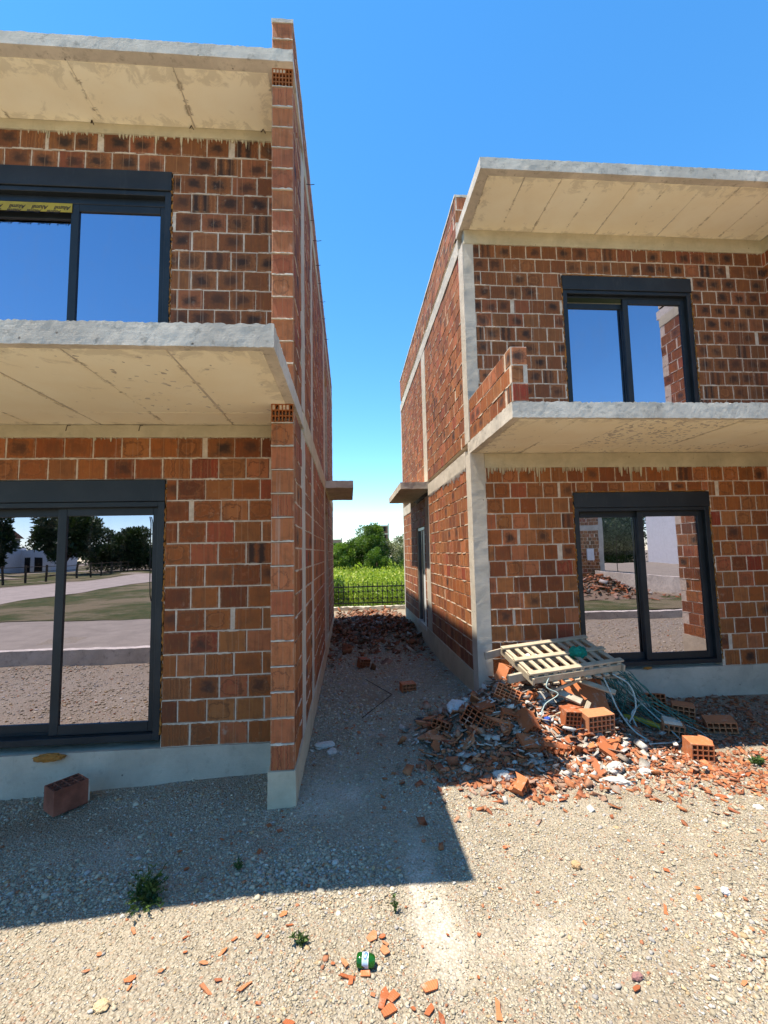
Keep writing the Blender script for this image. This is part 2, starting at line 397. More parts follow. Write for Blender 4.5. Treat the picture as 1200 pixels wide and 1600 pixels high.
def rough_block(mb, x0, x1, y0, y1, z0, z1, res=.04, amp=.004, freq=9, top_amp=0.0, bot_amp=0.0, seed=0, mi=0):
    """cast block: subdivided, slightly wavy faces; ragged top / bottom arris"""
    def lin(a, b): return np.linspace(a, b, max(2, int(round((b - a) / res)) + 1))
    X, Y, Z = lin(x0, x1), lin(y0, y1), lin(z0, z1)
    def face(A, B, f):
        a, b = np.meshgrid(A, B, indexing='ij'); P = f(a.ravel(), b.ravel()); n, m = len(A), len(B)
        F = [(i * m + j, (i + 1) * m + j, (i + 1) * m + j + 1, i * m + j + 1) for i in range(n - 1) for j in range(m - 1)]
        return np.array(P).T, F
    c = lambda v, a: np.full(len(a), v)
    fs = [face(X, Y, lambda a, b: (a, b, c(z1, a))), face(Y, X, lambda a, b: (b, a, c(z0, a))),
          face(X, Z, lambda a, b: (a, c(y0, a), b)), face(Z, X, lambda a, b: (b, c(y1, a), a)),
          face(Z, Y, lambda a, b: (c(x0, a), b, a)), face(Y, Z, lambda a, b: (c(x1, a), a, b))]
    for P, F in fs:
        D = np.stack([fbm(P * freq, seed + k * 31, 3) for k in range(3)], 1) * amp
        t = np.clip((P[:, 2] - (z1 - 1e-4)) / 1e-4, 0, 1); b = np.clip(((z0 + 1e-4) - P[:, 2]) / 1e-4, 0, 1)
        if top_amp: D[:, 2] += t * (fbm(P * 42, seed + 5, 3) * top_amp)
        if bot_amp: D[:, 2] += b * (-np.abs(fbm(P * 22, seed + 9, 3)) * bot_amp)
        Q = P + D
        mb.add([tuple(q) for q in Q], F, (.5, .5, .5, 1), mi)
    return mb

def bricks(mb, org, U, N, u0, u1, z0, z1, holes=(), course=.2, module=.265, seed=0, scorch=.3, rib=0.0, tone=None, phase=0.0, wide=.10, gap=.0118):
    """lay hollow blocks on a wall face; org gives the plane, U along the wall, N outwards. Slot 0 brick, slot 1 mortar"""
    rd = random.Random(seed); U = np.array(U, float); N = np.array(N, float); O = np.array(org, float); Zv = np.array((0, 0, 1.))
    nz = max(1, int(round((z1 - z0) / course))); ch = (z1 - z0) / nz
    def block(a, b, c, d):
        if b - a < .025 or d - c < .03: return
        j = lambda s=.003: rd.uniform(-s, s)
        bev = .0045; dep = .030; pr = rd.uniform(-.0025, .003)
        fr = [(a + bev + j(), c + bev + j()), (b - bev + j(), c + bev + j()), (b - bev + j(), d - bev + j()), (a + bev + j(), d - bev + j())]
        rm = [(a + j(.002), c + j(.002)), (b + j(.002), c + j(.002)), (b + j(.002), d + j(.002)), (a + j(.002), d + j(.002))]
        P = [O + U * p + Zv * q + N * pr for p, q in fr] + [O + U * p + Zv * q + N * (pr - bev) for p, q in rm] + [O + U * p + Zv * q - N * dep for p, q in rm]
        F = [(0, 1, 2, 3)] + [(4 + i, 4 + (i + 1) % 4, (i + 1) % 4, i) for i in range(4)] + [(8 + i, 8 + (i + 1) % 4, 4 + (i + 1) % 4, 4 + i) for i in range(4)]
        e = [(0.0, 0.0), (1, 0), (1, 1), (0, 1)]; w = (b - a) / (module - .015)
        q = [(.5 + (x - .5) * w if w < .9 else x, y) for x, y in e]
        uvs = [q] + [[q[i], q[(i + 1) % 4], q[(i + 1) % 4], q[i]] for i in range(4)] * 2
        sc = 0.0
        if rd.random() < scorch: sc = rd.uniform(.6, 1)
        elif rd.random() < .5: sc = rd.uniform(0, .3)
        r = rd.random() if tone is None else min(.999, max(0, rd.gauss(*tone)))
        mb.add([tuple(p) for p in P], F, (r, sc, rd.random(), rib), 0, uvs)
    for k in range(nz):
        c = z0 + k * ch + gap * .5; d = z0 + (k + 1) * ch - gap * .5
        u = u0 - ((k % 2) * .5 + phase + rd.uniform(-.08, .08)) % 1 * module
        zc = (c + d) / 2
        while u < u1:
            g = gap * rd.uniform(.7, 1.3)
            if rd.random() < wide: g = rd.uniform(.025, .05)
            a, b = max(u, u0 + .004), min(u + module - g, u1 - .002)
            segs = [(a, b)]
            for (h0, h1, k0, k1) in holes:
                if d - .02 > k0 and c + .02 < k1:
                    if d - k1 > .035 and min(b, h1) - max(a, h0) > .03: block(max(a, h0), min(b, h1), k1 + .006, d)
                    ns = []
                    for (p, q) in segs:
                        if q <= h0 or p >= h1: ns.append((p, q)); continue
                        if p < h0: ns.append((p, h0 - .006))
                        if q > h1: ns.append((h1 + .006, q))
                    segs = ns
            for p, q in segs:
                if q - p > .03: block(p, q, c, d)
            u += module + (g - gap) * .5
    # mortar bed: wall body set just behind the block faces, cut round the openings
    us = sorted({u0, u1, *[min(max(h[0], u0), u1) for h in holes], *[min(max(h[1], u0), u1) for h in holes]})
    zs = sorted({z0, z1, *[min(max(h[2], z0), z1) for h in holes], *[min(max(h[3], z0), z1) for h in holes]})
    for i in range(len(us) - 1):
        for k in range(len(zs) - 1):
            cu, cz = (us[i] + us[i + 1]) / 2, (zs[k] + zs[k + 1]) / 2
            if any(h[0] < cu < h[1] and h[2] < cz < h[3] for h in holes): continue
            P = [tuple(O + U * uu + Zv * zz + N * dd) for dd in (-.006, -.16) for uu, zz in ((us[i], zs[k]), (us[i + 1], zs[k]), (us[i + 1], zs[k + 1]), (us[i], zs[k + 1]))]
            mb.add(P, [(0, 1, 2, 3), (7, 6, 5, 4), (0, 4, 5, 1), (1, 5, 6, 2), (2, 6, 7, 3), (3, 7, 4, 0)], (.5, .5, .5, 1), 1)
    # mortar squeezed out over the block edges
    for k in range(1, nz):
        zz = z0 + k * ch; u = u0
        while u < u1:
            L = rd.uniform(.06, .30)
            if rd.random() < .55 and not any(h[0] - .01 < u + L and u < h[1] + .01 and h[2] - .01 < zz < h[3] + .01 for h in holes):
                a, b = u, min(u + L, u1 - .01); n = max(3, int((b - a) / .018)); top = []; bot = []
                if b - a > .03:
                    for i in range(n + 1):
                        p = a + (b - a) * i / n; e = math.sin(math.pi * i / n) ** .4
                        top.append((p, zz + gap * .25 + rd.uniform(0, .007) * e)); bot.append((p, zz - gap * .3 - rd.uniform(0, .009) * e))
                    P = [tuple(O + U * p + Zv * q + N * (.0035 + rd.uniform(0, .002))) for p, q in top + bot] + [tuple(O + U * p + Zv * q - N * .007) for p, q in top + bot]
                    m = n + 1; o = 2 * m
                    F = [(i, i + 1, m + i + 1, m + i) for i in range(n)] + [(o + i, o + i + 1, i + 1, i) for i in range(n)] + [(m + i, m + i + 1, o + m + i + 1, o + m + i) for i in range(n)]
                    mb.add(P, F, (.5, .5, .5, 1), 1)
            u += L + rd.uniform(0, .12)

def hollow_end(mb, org, U, N, u0, u1, z0, z1, nu, nz_, depth=.08, filled=()):
    """open end of a hollow block: a lattice with real holes"""
    U = np.array(U, float); N = np.array(N, float); O = np.array(org, float); Z = np.array((0, 0, 1.))
    w = .011; us = [u0]; zs = [z0]; cu = (u1 - u0 - w * (nu + 1)) / nu; cz = (z1 - z0 - w * (nz_ + 1)) / nz_
    for i in range(nu): us += [us[-1] + w, us[-1] + w + cu]
    us.append(u1)
    for i in range(nz_): zs += [zs[-1] + w, zs[-1] + w + cz]
    zs.append(z1)
    for i in range(len(us) - 1):
        for k in range(len(zs) - 1):
            q = [(us[i], zs[k]), (us[i + 1], zs[k]), (us[i + 1], zs[k + 1]), (us[i], zs[k + 1])]
            if i % 2 and k % 2 and (i // 2, k // 2) not in filled:
                P = [tuple(O + U * a + Z * b - N * dd) for dd in (0, depth) for a, b in q]
                mb.add(P, [(0, 1, 5, 4), (1, 2, 6, 5), (2, 3, 7, 6), (3, 0, 4, 7), (4, 5, 6, 7)], (.3, 0, .3, 0))
            else:
                mi = 1 if (i % 2 and k % 2) else 0
                mb.add([tuple(O + U * a + Z * b) for a, b in q], [(0, 1, 2, 3)], (.45, 0, .3, 0), mi)

def drips(mb, org, U, N, u0, u1, z, seed, lmin=.02, lmax=.17, dens=.022, holes=(), mi=0):
    rd = random.Random(seed); U = np.array(U, float); N = np.array(N, float); O = np.array(org, float); Z = np.array((0, 0, 1.))
    u = u0 + .01
    while u < u1 - .02:
        if vnoise([[u * 3.7 + seed, 4.4, 0]], 8)[0] < -.25 and rd.random() < .8: u += rd.uniform(.02, .09); continue
        w = rd.choice((.005, .008, .012, .018, .026, .034)) * rd.uniform(.8, 1.2); cl = .5 + .5 * float(vnoise([[u * 2.3, seed, 0]], 3)[0])
        L = rd.uniform(lmin, lmin + (lmax - lmin) * cl ** 1.2 * rd.random() ** 1.7); z1 = z + .012; t = .005
        pts = [(u, z1), (u + w, z1), (u + w * .85, z - L * .5), (u + w * .62, z - L), (u + w * .40, z - L * .98), (u + w * .12, z - L * .45)]
        if not any(h[0] - .05 < u < h[1] + .05 and z - L < h[3] + .03 for h in holes):
            P = [tuple(O + U * a + Z * b + N * t) for a, b in pts] + [tuple(O + U * a + Z * b - N * .012) for a, b in pts]
            n = len(pts); mb.add(P, [tuple(range(n))] + [(i, (i + 1) % n, n + (i + 1) % n, n + i) for i in range(n)], (.5, .5, .5, 1), mi)
        u += w + rd.expovariate(1 / dens)

def window(house, x0, x1, z0, z1, Y, seed, foam_top=False, tape=False, gasket=False, head=0.0):
    """sliding window with a roller shutter box, facing -y; Y is the wall face"""
    rd = random.Random(seed); bz = z1 - .205; fw = .062; mid = (x0 + x1) / 2
    mb = MB(); b = .003
    f0, f1 = Y + .004, Y + .185
    mb.bbox(x0, x0 + fw, f0, f1, z0, bz, b).bbox(x1 - fw, x1, f0, f1, z0, bz, b)
    mb.bbox(x0 + fw, x1 - fw, f0, f1, bz - .05, bz - .002, b).bbox(x0 + fw, x1 - fw, f0, f1, z0, z0 + .055, b)
    mb.bbox(x0 + fw, x1 - fw, f0 + .108, f0 + .115, z0 + .055, z0 + .075, .001)
    if head: mb.bbox(x0 + fw, x1 - fw, f0 + .055, f1, bz - .05 - head, bz - .05, b)
    w = mb.build('window', M['frame'], house)
    mb = MB(); mb.bbox(x0 - .006, x1 + .006, Y - .014, f1 + .08, bz, z1, .004)
    mb.build('shutter_box', M['frame'], w)
    ov = .04; top = bz - .05 - head
    for (a, c, ya, yb, dz) in ((x0 + fw - .012, mid + ov, f0 + .118, f0 + .158, .012), (mid - ov, x1 - fw + .012, f0 + .062, f0 + .104, 0)):
        mb = MB(); s = .078; zb = z0 + .058; zt = top + .004 - (.05 if (head and ya > f0 + .11) else 0)
        mb.bbox(a, a + s, ya, yb, zb, zt, b).bbox(c - s, c, ya, yb, zb, zt, b)
        mb.bbox(a + s, c - s, ya, yb, zb, zb + s + .01, b).bbox(a + s, c - s, ya, yb, zt - s, zt, b)
        mb.build('sash', M['frame'], w)
        mb = MB(); yy = (ya + yb) / 2; tz = rd.uniform(-.001, .001)
        mb.box(a + s - .006, c - s + .006, yy - .003, yy + .003, zb + s + .004, zt - s + .006)
        mb.build('pane', M['glass'], w)
    # expanding foam along the reveal
    for xs, sg in ((x0 - .008, -1), (x1 + .008, 1)):
        z = z0 + .05
        pts = []; rr = []
        while z < z1 - .02:
            pts.append((xs + sg * rd.uniform(-.002, .007), Y + rd.uniform(-.004, .010), z)); rr.append(rd.choice([.005, .008, .010, .013]) * rd.uniform(.7, 1.3)); z += rd.uniform(.018, .04)
        mb = MB(); mb.tube(pts, rr, 7); mb.build('foam_seal', M['foam'], w, smooth=True)
    if foam_top:
        x = x0; pts = []; rr = []
        while x < x1: pts.append((x, Y + rd.uniform(-.012, .004), z1 + .006 + rd.uniform(0, .01))); rr.append(rd.uniform(.004, .012)); x += rd.uniform(.02, .05)
        mb = MB(); mb.tube(pts, rr, 7); mb.build('foam_seal', M['foam'], w, smooth=True)
    if gasket:
        mb = MB(); xx = x1 - fw - .085; fy = f0 + .056; mb.tube([(xx - .012, fy + .006, 2.36), (xx + .001, fy + .004, 2.3), (xx + .004, fy + .002, 2.0), (xx + .006, fy, 1.75), (xx + .012, fy - .003, 1.62), (xx + .02, fy + .004, 1.56)], .005, 6)
        mb.build('gasket_strip', M['black'], w, smooth=True)
    return w

def soffit_boards(parent, x0, x1, y0, y1, z, step, seed, cross=None, edge='front'):
    """fibre boards left in the formwork: one mesh, real gaps between the boards"""
    rd = random.Random(seed); mb = MB(); x = x0; ys = [y0] + ([cross] if cross else []) + [y1]
    while x < x1 - .02:
        e = min(x + step, x1)
        for i in range(len(ys) - 1):
            g = rd.choice((.002, .004, .006, .009)); zz = z + rd.uniform(-.003, .003)
            sk = rd.uniform(-.01, .01)
            nx, ny = 6, 8
            V = []; Cc = []
            for a in range(nx + 1):
                for b in range(ny + 1):
                    px = x + g + (e - x - 2 * g) * a / nx + sk * b / ny; py = ys[i] + g * .5 + (ys[i + 1] - ys[i] - g) * b / ny
                    V.append((px, py, zz)); dd = min(py - y0, (x1 - px) * 1.0, (px - x0) * 1.0, (y1 - py) * 1.6)
                    Cc.append((max(0, 1 - dd / .22), 0, 0, 1))
            F = [(a * (ny + 1) + b, a * (ny + 1) + b + 1, (a + 1) * (ny + 1) + b + 1, (a + 1) * (ny + 1) + b) for a in range(nx) for b in range(ny)]
            n0 = len(V); top = [(p[0], p[1], zz + .02) for p in V]
            us_ = [[(q // (ny + 1) / nx, q % (ny + 1) / ny) for q in f] for f in F]
            rim = [a * (ny + 1) for a in range(nx + 1)] + [nx * (ny + 1) + b for b in range(1, ny + 1)] + [a * (ny + 1) + ny for a in range(nx - 1, -1, -1)] + [b for b in range(ny - 1, 0, -1)]
            SF = [(rim[q], rim[(q + 1) % len(rim)], n0 + rim[(q + 1) % len(rim)], n0 + rim[q]) for q in range(len(rim))]
            mb.add(V + top, F + SF, Cc + Cc, 0, us_ + [[(.5, .5)] * 4 for _ in SF])
        x = e
    return mb.build('soffit_board', M['soffit'], parent)

def coping(mb, x0, x1, y0, y1, z0, z1, seed): rough_block(mb, x0, x1, y0, y1, z0, z1, .05, .006, 8, .008, 0, seed)

XL, XR = -.453, 1.62
# ================================================================== nearer house, brick end wall running out to a fin
YL, YF = 4.39, 3.75
A = thing('unfinished_house', 'nearer unfinished brick house whose end wall runs forward as a tall narrow brick fin', 'house', (-2.9, YL, 0), group='raw brick houses of the row')
wl = (-3.655, -1.745, .318, 2.705); wu = (-3.665, -1.752, 3.395, 5.868)
mb = MB()
hl = [(wl[0] - .012, wl[1] + .012, .25, wl[3] + .008)]; hu = [(wu[0] - .012, wu[1] + .012, 3.39, wu[3] + .008)]
bricks(mb, (0, YL, 0), (1, 0, 0), (0, -1, 0), -5.4, -.643, .25, 3.12, hl, .205, .26, seed=1, scorch=.16, wide=.085)
bricks(mb, (0, YL, 0), (1, 0, 0), (0, -1, 0), -5.4, -.643, 3.39, 6.265, hu, .2, .256, seed=2, scorch=.82, rib=-.5, wide=.06)
mb.build('front_wall', [M['brick'], M['mortar']], A)
mb = MB()
# the fin: end face, inner face, and the long alley face between the cast columns
def fin_face(z0, z1, n, seed):
    rd = random.Random(seed); ch = (z1 - z0) / n
    for k in range(n):
        c, d = z0 + k * ch + .005, z0 + (k + 1) * ch - .006; a, b = -.643 + rd.uniform(0, .006), XL - rd.uniform(0, .003)
        pr = rd.uniform(-.004, .004); bv = .005
        P = [(a + bv, YF - pr, c + bv), (b - bv, YF - pr, c + bv), (b - bv, YF - pr, d - bv), (a + bv, YF - pr, d - bv)] + [(a, YF - pr + bv, c), (b, YF - pr + bv, c), (b, YF - pr + bv, d), (a, YF - pr + bv, d)] + [(a, YF + .05, c), (b, YF + .05, c), (b, YF + .05, d), (a, YF + .05, d)]
        F = [(0, 1, 2, 3)] + [(4 + i, 4 + (i + 1) % 4, (i + 1) % 4, i) for i in range(4)] + [(8 + i, 8 + (i + 1) % 4, 4 + (i + 1) % 4, 4 + i) for i in range(4)]
        e = [(0, 0), (1, 0), (1, 1), (0, 1)]
        mb.add(P, F, (rd.uniform(.84, .95), 0 if rd.random() < .85 else .2, rd.random(), .55), 0, [e] + [[e[i], e[(i + 1) % 4], e[(i + 1) % 4], e[i]] for i in range(4)] * 2)
        # squeezed bed joint
        n_ = 9; zz = d + .006; top = [(a + (b - a) * i / n_, zz + rd.uniform(.001, .005 if k % 4 else .013)) for i in range(n_ + 1)]; bot = [(p, zz - rd.uniform(.003, .007)) for p, _ in top]
        P = [(p, YF - .006 - rd.uniform(0, .004), q) for p, q in top + bot] + [(p, YF + .03, q) for p, q in top + bot]; m = n_ + 1; o = 2 * m
        mb.add(P, [(i, i + 1, m + i + 1, m + i) for i in range(n_)] + [(o + i, o + i + 1, i + 1, i) for i in range(n_)] + [(m + i, m + i + 1, o + m + i + 1, o + m + i) for i in range(n_)], (.5, .5, .5, 1), 2)
    mb.box(-.640, XL - .006, YF + .008, YF + .16, z0, z1, 2)
fin_face(.2785, 3.0785, 14, 5); fin_face(3.395, 6.185, 14, 6); fin_face(6.49, 6.83, 2, 7)
hollow_end(mb, (0, YF + .004, 0), (1, 0, 0), (0, -1, 0), -.641, XL - .002, 3.083, 3.243, 6, 3, .09, {(0, 2), (2, 2), (3, 2), (4, 2)})
hollow_end(mb, (0, YF + .004, 0), (1, 0, 0), (0, -1, 0), -.641, XL - .002, 6.19, 6.372, 6, 4, .09, {(1, 3), (2, 3), (3, 3), (0, 3)})
for z0, z1, s in ((.25, 3.24, 8), (3.39, 6.37, 9)):
    bricks(mb, (-.643, 0, 0), (0, 1, 0), (-1, 0, 0), YF + .05, YL, z0, z1, seed=s, scorch=.1)
AZ = [(.2785, 3.19), (3.42, 6.2)]
for fi, (z0, z1) in enumerate(AZ):
    for i, (y0, y1) in enumerate(((YF + .06, 4.385), (4.69, 5.525), (5.765, 8.25), (9.95, 12.9))):
        bricks(mb, (XL, 0, 0), (0, 1, 0), (1, 0, 0), y0, y1, z0, z1, seed=20 + i + fi * 7, scorch=.08, rib=.85, course=.2)
    if fi == 1: bricks(mb, (XL, 0, 0), (0, 1, 0), (1, 0, 0), 8.69, 9.95, z0, z1, [(8.72, 9.93, 3.6, 5.75)], seed=41, rib=.8)
    else: bricks(mb, (XL, 0, 0), (0, 1, 0), (1, 0, 0), 8.69, 9.95, z0, z1, [(8.72, 9.93, 0, 2.85)], seed=42, rib=.8)
mb.build('side_wall', [M['brick'], M['mortar'], M['pale_mortar']], A)
mb = MB(); rough_block(mb, -5.4, -.650, YL - .015, YL + .25, -.35, .25, .06, .006, 6, .004, 0, 3); mb.build('plinth', M['plinth'], A)
mb = MB(); rough_block(mb, -.660, XL + .012, YF - .012, 12.9, -.35, .278, .06, .006, 7, .006, 0, 4); mb.build('plinth', M['warm_plinth'], A)
for y0, y1 in ((4.385, 4.69), (5.525, 5.765), (8.25, 8.69)):
    for z0, z1 in AZ:
        mb = MB(); rough_block(mb, XL - .16, XL + .004, y0, y1, z0 + .001, z1, .05, .004, 10, 0, 0, int(y0 * 10)); mb.build('concrete_column', M['column'], A)
# balcony slab, flush with the alley face
mb = MB(); rough_block(mb, -5.4, XL + .006, 2.708, YL + .12, 3.246, 3.392, .016, .0022, 18, .015, .008, 11)
sl = mb.build('balcony_slab', M['slab'], A)
soffit_boards(sl, -5.45, -.52, 2.765, YL - .01, 3.240, .62, 3, 4.00)
mb = MB(); rough_block(mb, XL - .12, XL + .008, YL + .12, 12.9, 3.19, 3.42, .05, .005, 9, .005, .012, 12); drips(mb, (XL + .006, 0, 0), (0, 1, 0), (1, 0, 0), 4.6, 8.2, 3.19, 13, .01, .09); mb.build('slab_edge', M['beam'], A)
mb = MB(); rough_block(mb, -5.4, -.644, YL - .012, YL + .12, 3.12, 3.236, .03, .004, 12, 0, .012, 14); drips(mb, (0, YL - .004, 0), (1, 0, 0), (0, -1, 0), -5.3, -.66, 3.118, 15, .01, .07, .05, hl); mb.build('ring_beam', M['beam'], A)
mb = MB(); rough_block(mb, -5.4, -.644, YL - .012, YL + .12, 6.262, 6.42, .03, .004, 12, 0, .014, 16); drips(mb, (0, YL - .004, 0), (1, 0, 0), (0, -1, 0), -5.3, -.66, 6.264, 17, .03, .24, .016, hu); mb.build('ring_beam', M['beam'], A)
mb = MB(); rough_block(mb, -5.4, XL + .004, 3.69, 4.6, 6.372, 6.492, .022, .0022, 14, .010, .003, 18); mb.box(-5.4, XL - .02, 4.6, 12.9, 6.40, 6.49)
sl = mb.build('roof_slab', M['slab'], A)
soffit_boards(sl, -5.15, -.68, 3.80, YL - .012, 6.366, .905, 19, None)
mb = MB(); rough_block(mb, XL - .12, XL + .006, 4.6, 12.9, 6.2, 6.42, .05, .005, 9, .005, .012, 20); mb.build('slab_edge', M['beam'], A)
mb = MB(); bricks(mb, (XL, 0, 0), (0, 1, 0), (1, 0, 0), YF + .06, 12.9, 6.492, 6.83, seed=44, rib=.6); bricks(mb, (-.643, 0, 0), (0, 1, 0), (-1, 0, 0), YF + .05, 12.9, 6.492, 6.83, seed=45)
mb.build('parapet_wall', [M['brick'], M['mortar']], A)
mb = MB(); coping(mb, -.650, XL + .004, YF - .006, 12.9, 6.83, 6.865, 21); mb.build('coping', M['slab'], A)
mb = MB(); rough_block(mb, XL - .05, .095, 8.72, 10.8, 3.25, 3.39, .05, .006, 8, .008, .004, 22); mb.build('door_canopy', M['slab'], A)
for y, z, s in ((4.95, 6.30, .10), (5.5, 6.28, .05), (5.95, 6.33, .12), (6.4, 6.27, .08), (6.9, 6.3, .06), (7.4, 6.28, .10), (8.0, 6.3, .07), (8.8, 6.3, .09)):
    mb = MB(); mb.tube([(XL - .02, y, z), (XL + s * .6, y + .01, z), (XL + s, y + .015, z + .012)], .004, 5); mb.build('tie_wire', M['rebar'], A)
for x in (-2.55, -1.58, -.86):
    mb = MB(); mb.tube([(x, YL - .01, 6.36), (x + .03, YL - .05, 6.352), (x + .055, YL - .06, 6.30)], .0045, 5); mb.build('tie_wire', M['rebar'], A)
for x in (-2.62, -1.96):
    mb = MB(); mb.tube([(x, YL - .01, 3.235), (x - .01, YL - .04, 3.225), (x - .02, YL - .045, 3.17)], .004, 5); mb.build('tie_wire', M['rebar'], A)
w1 = window(A, *wl, YL, 31, gasket=True)
w2 = window(A, *wu, YL, 32, head=.075)
# yellow protective tape on the upper sash head, print upside down as it was stuck
mb = MB(); ty = YL + .056
mb.box(-3.58, -2.735, ty, ty + .003, 5.440, 5.535)
tp = mb.build('protective_tape', plain('yellow_tape', (.40, .28, .012), .45, .4, 0, 30, .001, .25), w2)  # yellow dimmed so the colour includes the shade it sits in
cu = bpy.data.curves.new('tape_print', 'FONT'); cu.body = 'Alumil    Alumil    Alumil    Alumil'; cu.size = .046; cu.shear = .35; cu.extrude = .0004; cu.offset = .0009
tmp = bpy.data.objects.new('tape_print', cu); C.objects.link(tmp)
dg = bpy.context.evaluated_depsgraph_get(); tm = bpy.data.meshes.new_from_object(tmp.evaluated_get(dg)); bpy.data.objects.remove(tmp)
tw = max(v.co.x for v in tm.vertices)
def print_row(z, dx, sc):
    mb = MB(); k = .80 / tw * sc
    for v in tm.vertices: mb.v.append((-2.75 - dx - v.co.x * k, ty - .0012 - v.co.z, z - v.co.y * k)); mb.c.append((0, 0, 0, 1))
    for p in tm.polygons: mb.f.append(list(p.vertices)); mb.mi.append(0); mb.uv.append([(0, 0)] * len(p.vertices))
    return mb
mb = print_row(5.502, .0, 1); m2 = print_row(5.456, .09, .88)
ink = plain('tape_ink', (.03, .015, .01), .5, .3)
mb.build('tape_print', ink, w2); m2.build('tape_print', ink, w2)
# interior shell
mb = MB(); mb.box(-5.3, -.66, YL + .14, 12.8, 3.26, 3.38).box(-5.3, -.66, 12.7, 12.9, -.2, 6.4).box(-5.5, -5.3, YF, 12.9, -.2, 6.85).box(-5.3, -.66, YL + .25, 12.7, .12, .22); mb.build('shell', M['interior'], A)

# ================================================================== set-back house
YR = 5.76; XE = 6.08
B = thing('unfinished_house', 'set-back unfinished brick house with grey corner column and low brick balcony wall', 'house', (3.85, YR, 0), group='raw brick houses of the row')
wl = (3.005, 4.922, .425, 2.720); wu = (3.022, 4.922, 3.43, 5.792)
hl = [(wl[0] - .012, wl[1] + .012, .385, wl[3] + .008)]; hu = [(wu[0] - .012, wu[1] + .012, 3.425, wu[3] + .008)]
mb = MB()
bricks(mb, (0, YR, 0), (1, 0, 0), (0, -1, 0), 1.805, XE, .385, 3.07, hl, .2, .224, seed=51, scorch=.12, wide=.05)
bricks(mb, (0, YR, 0), (1, 0, 0), (0, -1, 0), 1.76, XE, 3.425, 6.22, hu, .2, .222, seed=52, scorch=.66, rib=-.5, wide=.05)
mb.build('front_wall', [M['brick'], M['mortar']], B)
mb = MB(); dr = [(9.62, 10.72, .30, 2.55)]
for i, (y0, y1) in enumerate(((5.99, 8.95), (9.40, 13.12))):
    bricks(mb, (XR, 0, 0), (0, 1, 0), (-1, 0, 0), y0, y1, .385, 3.11, dr, .2, .24, 60 + i, .03, .9, wide=.03)
for i, (y0, y1) in enumerate(((5.99, 8.95), (9.38, 13.12))):
    bricks(mb, (XR, 0, 0), (0, 1, 0), (-1, 0, 0), y0, y1, 3.42, 6.2, (), .2, .24, 64 + i, .10, .9, wide=.03)
mb.build('side_wall', [M['brick'], M['mortar']], B)
mb = MB(); rough_block(mb, 1.8, XE, YR - .012, YR + .22, -.35, .384, .06, .006, 6, .004, 0, 53); mb.build('plinth', M['plinth'], B)
mb = MB(); rough_block(mb, XR - .010, XR + .2, 5.99, 13.3, -.35, .384, .06, .006, 7, .006, 0, 54); mb.build('plinth', M['warm_plinth'], B)
for y0, y1, x1, z0, z1 in ((YR - .004, 5.99, 1.805, -.3, 3.268), (YR - .004, 5.99, 1.765, 3.43, 6.23), (8.95, 9.40, 1.8, .386, 3.12), (8.95, 9.38, 1.8, 3.42, 6.2), (13.12, 13.3, 1.8, .386, 3.2), (13.12, 13.3, 1.8, 3.2, 6.2)):
    mb = MB(); rough_block(mb, XR - .006, x1, y0, y1, z0, z1, .045, .004, 9, 0, 0, int(y0 * 13 + z0)); mb.build('concrete_column', M['column'], B)
mb = MB(); rough_block(mb, XR - .004, XE, 4.19, YR + .1, 3.268, 3.427, .016, .0026, 18, .015, .010, 55)
sl = mb.build('balcony_slab', M['slab'], B)
soffit_boards(sl, 1.70, XE, 4.245, YR - .008, 3.262, .60, 56, 5.28)
mb = MB(); rough_block(mb, 1.806, XE, YR - .012, YR + .1, 3.068, 3.258, .03, .004, 12, 0, .012, 57); drips(mb, (0, YR - .006, 0), (1, 0, 0), (0, -1, 0), 1.83, 4.4, 3.068, 58, .05, .40, .005, hl); drips(mb, (0, YR - .006, 0), (1, 0, 0), (0, -1, 0), 4.6, XE, 3.065, 59, .01, .06, .05, hl); mb.build('ring_beam', M['beam'], B)
mb = MB(); rough_block(mb, 1.64, XE, YR - .012, YR + .1, 6.218, 6.42, .03, .004, 12, 0, .016, 60); drips(mb, (0, YR - .006, 0), (1, 0, 0), (0, -1, 0), 1.8, XE, 6.215, 61, .01, .06, .05, hu); mb.build('ring_beam', M['beam'], B)
mb = MB(); rough_block(mb, XR - .035, XE + .02, 4.753, YR + .2, 6.424, 6.566, .022, .0025, 14, .010, .004, 62); mb.box(1.7, XE, YR + .2, 13.3, 6.43, 6.56)
sl = mb.build('roof_slab', M['slab'], B)
soffit_boards(sl, 1.70, XE, 4.85, YR - .01, 6.418, .46, 63)
mb = MB(); rough_block(mb, XR - .010, XR + .15, 5.99, 8.95, 3.11, 3.335, .05, .006, 9, .006, .014, 65); drips(mb, (XR - .008, 0, 0), (0, 1, 0), (-1, 0, 0), 6.0, 8.9, 3.11, 66, .03, .26, .012); mb.build('slab_edge', M['column'], B)
mb = MB(); rough_block(mb, XR - .012, XR + .15, 5.97, 13.3, 6.2, 6.44, .05, .007, 9, .008, .014, 67); mb.build('slab_edge', M['column'], B)
mb = MB(); rough_block(mb, XR - .008, XR + .15, 11.6, 13.12, 3.02, 3.26, .05, .006, 9, .006, .014, 68); mb.build('slab_edge', M['column'], B)
mb = MB(); rough_block(mb, XR - .57, XR + .05, 8.95, 11.6, 3.25, 3.385, .05, .008, 8, .012, .006, 69); mb.build('door_canopy', M['slab'], B)
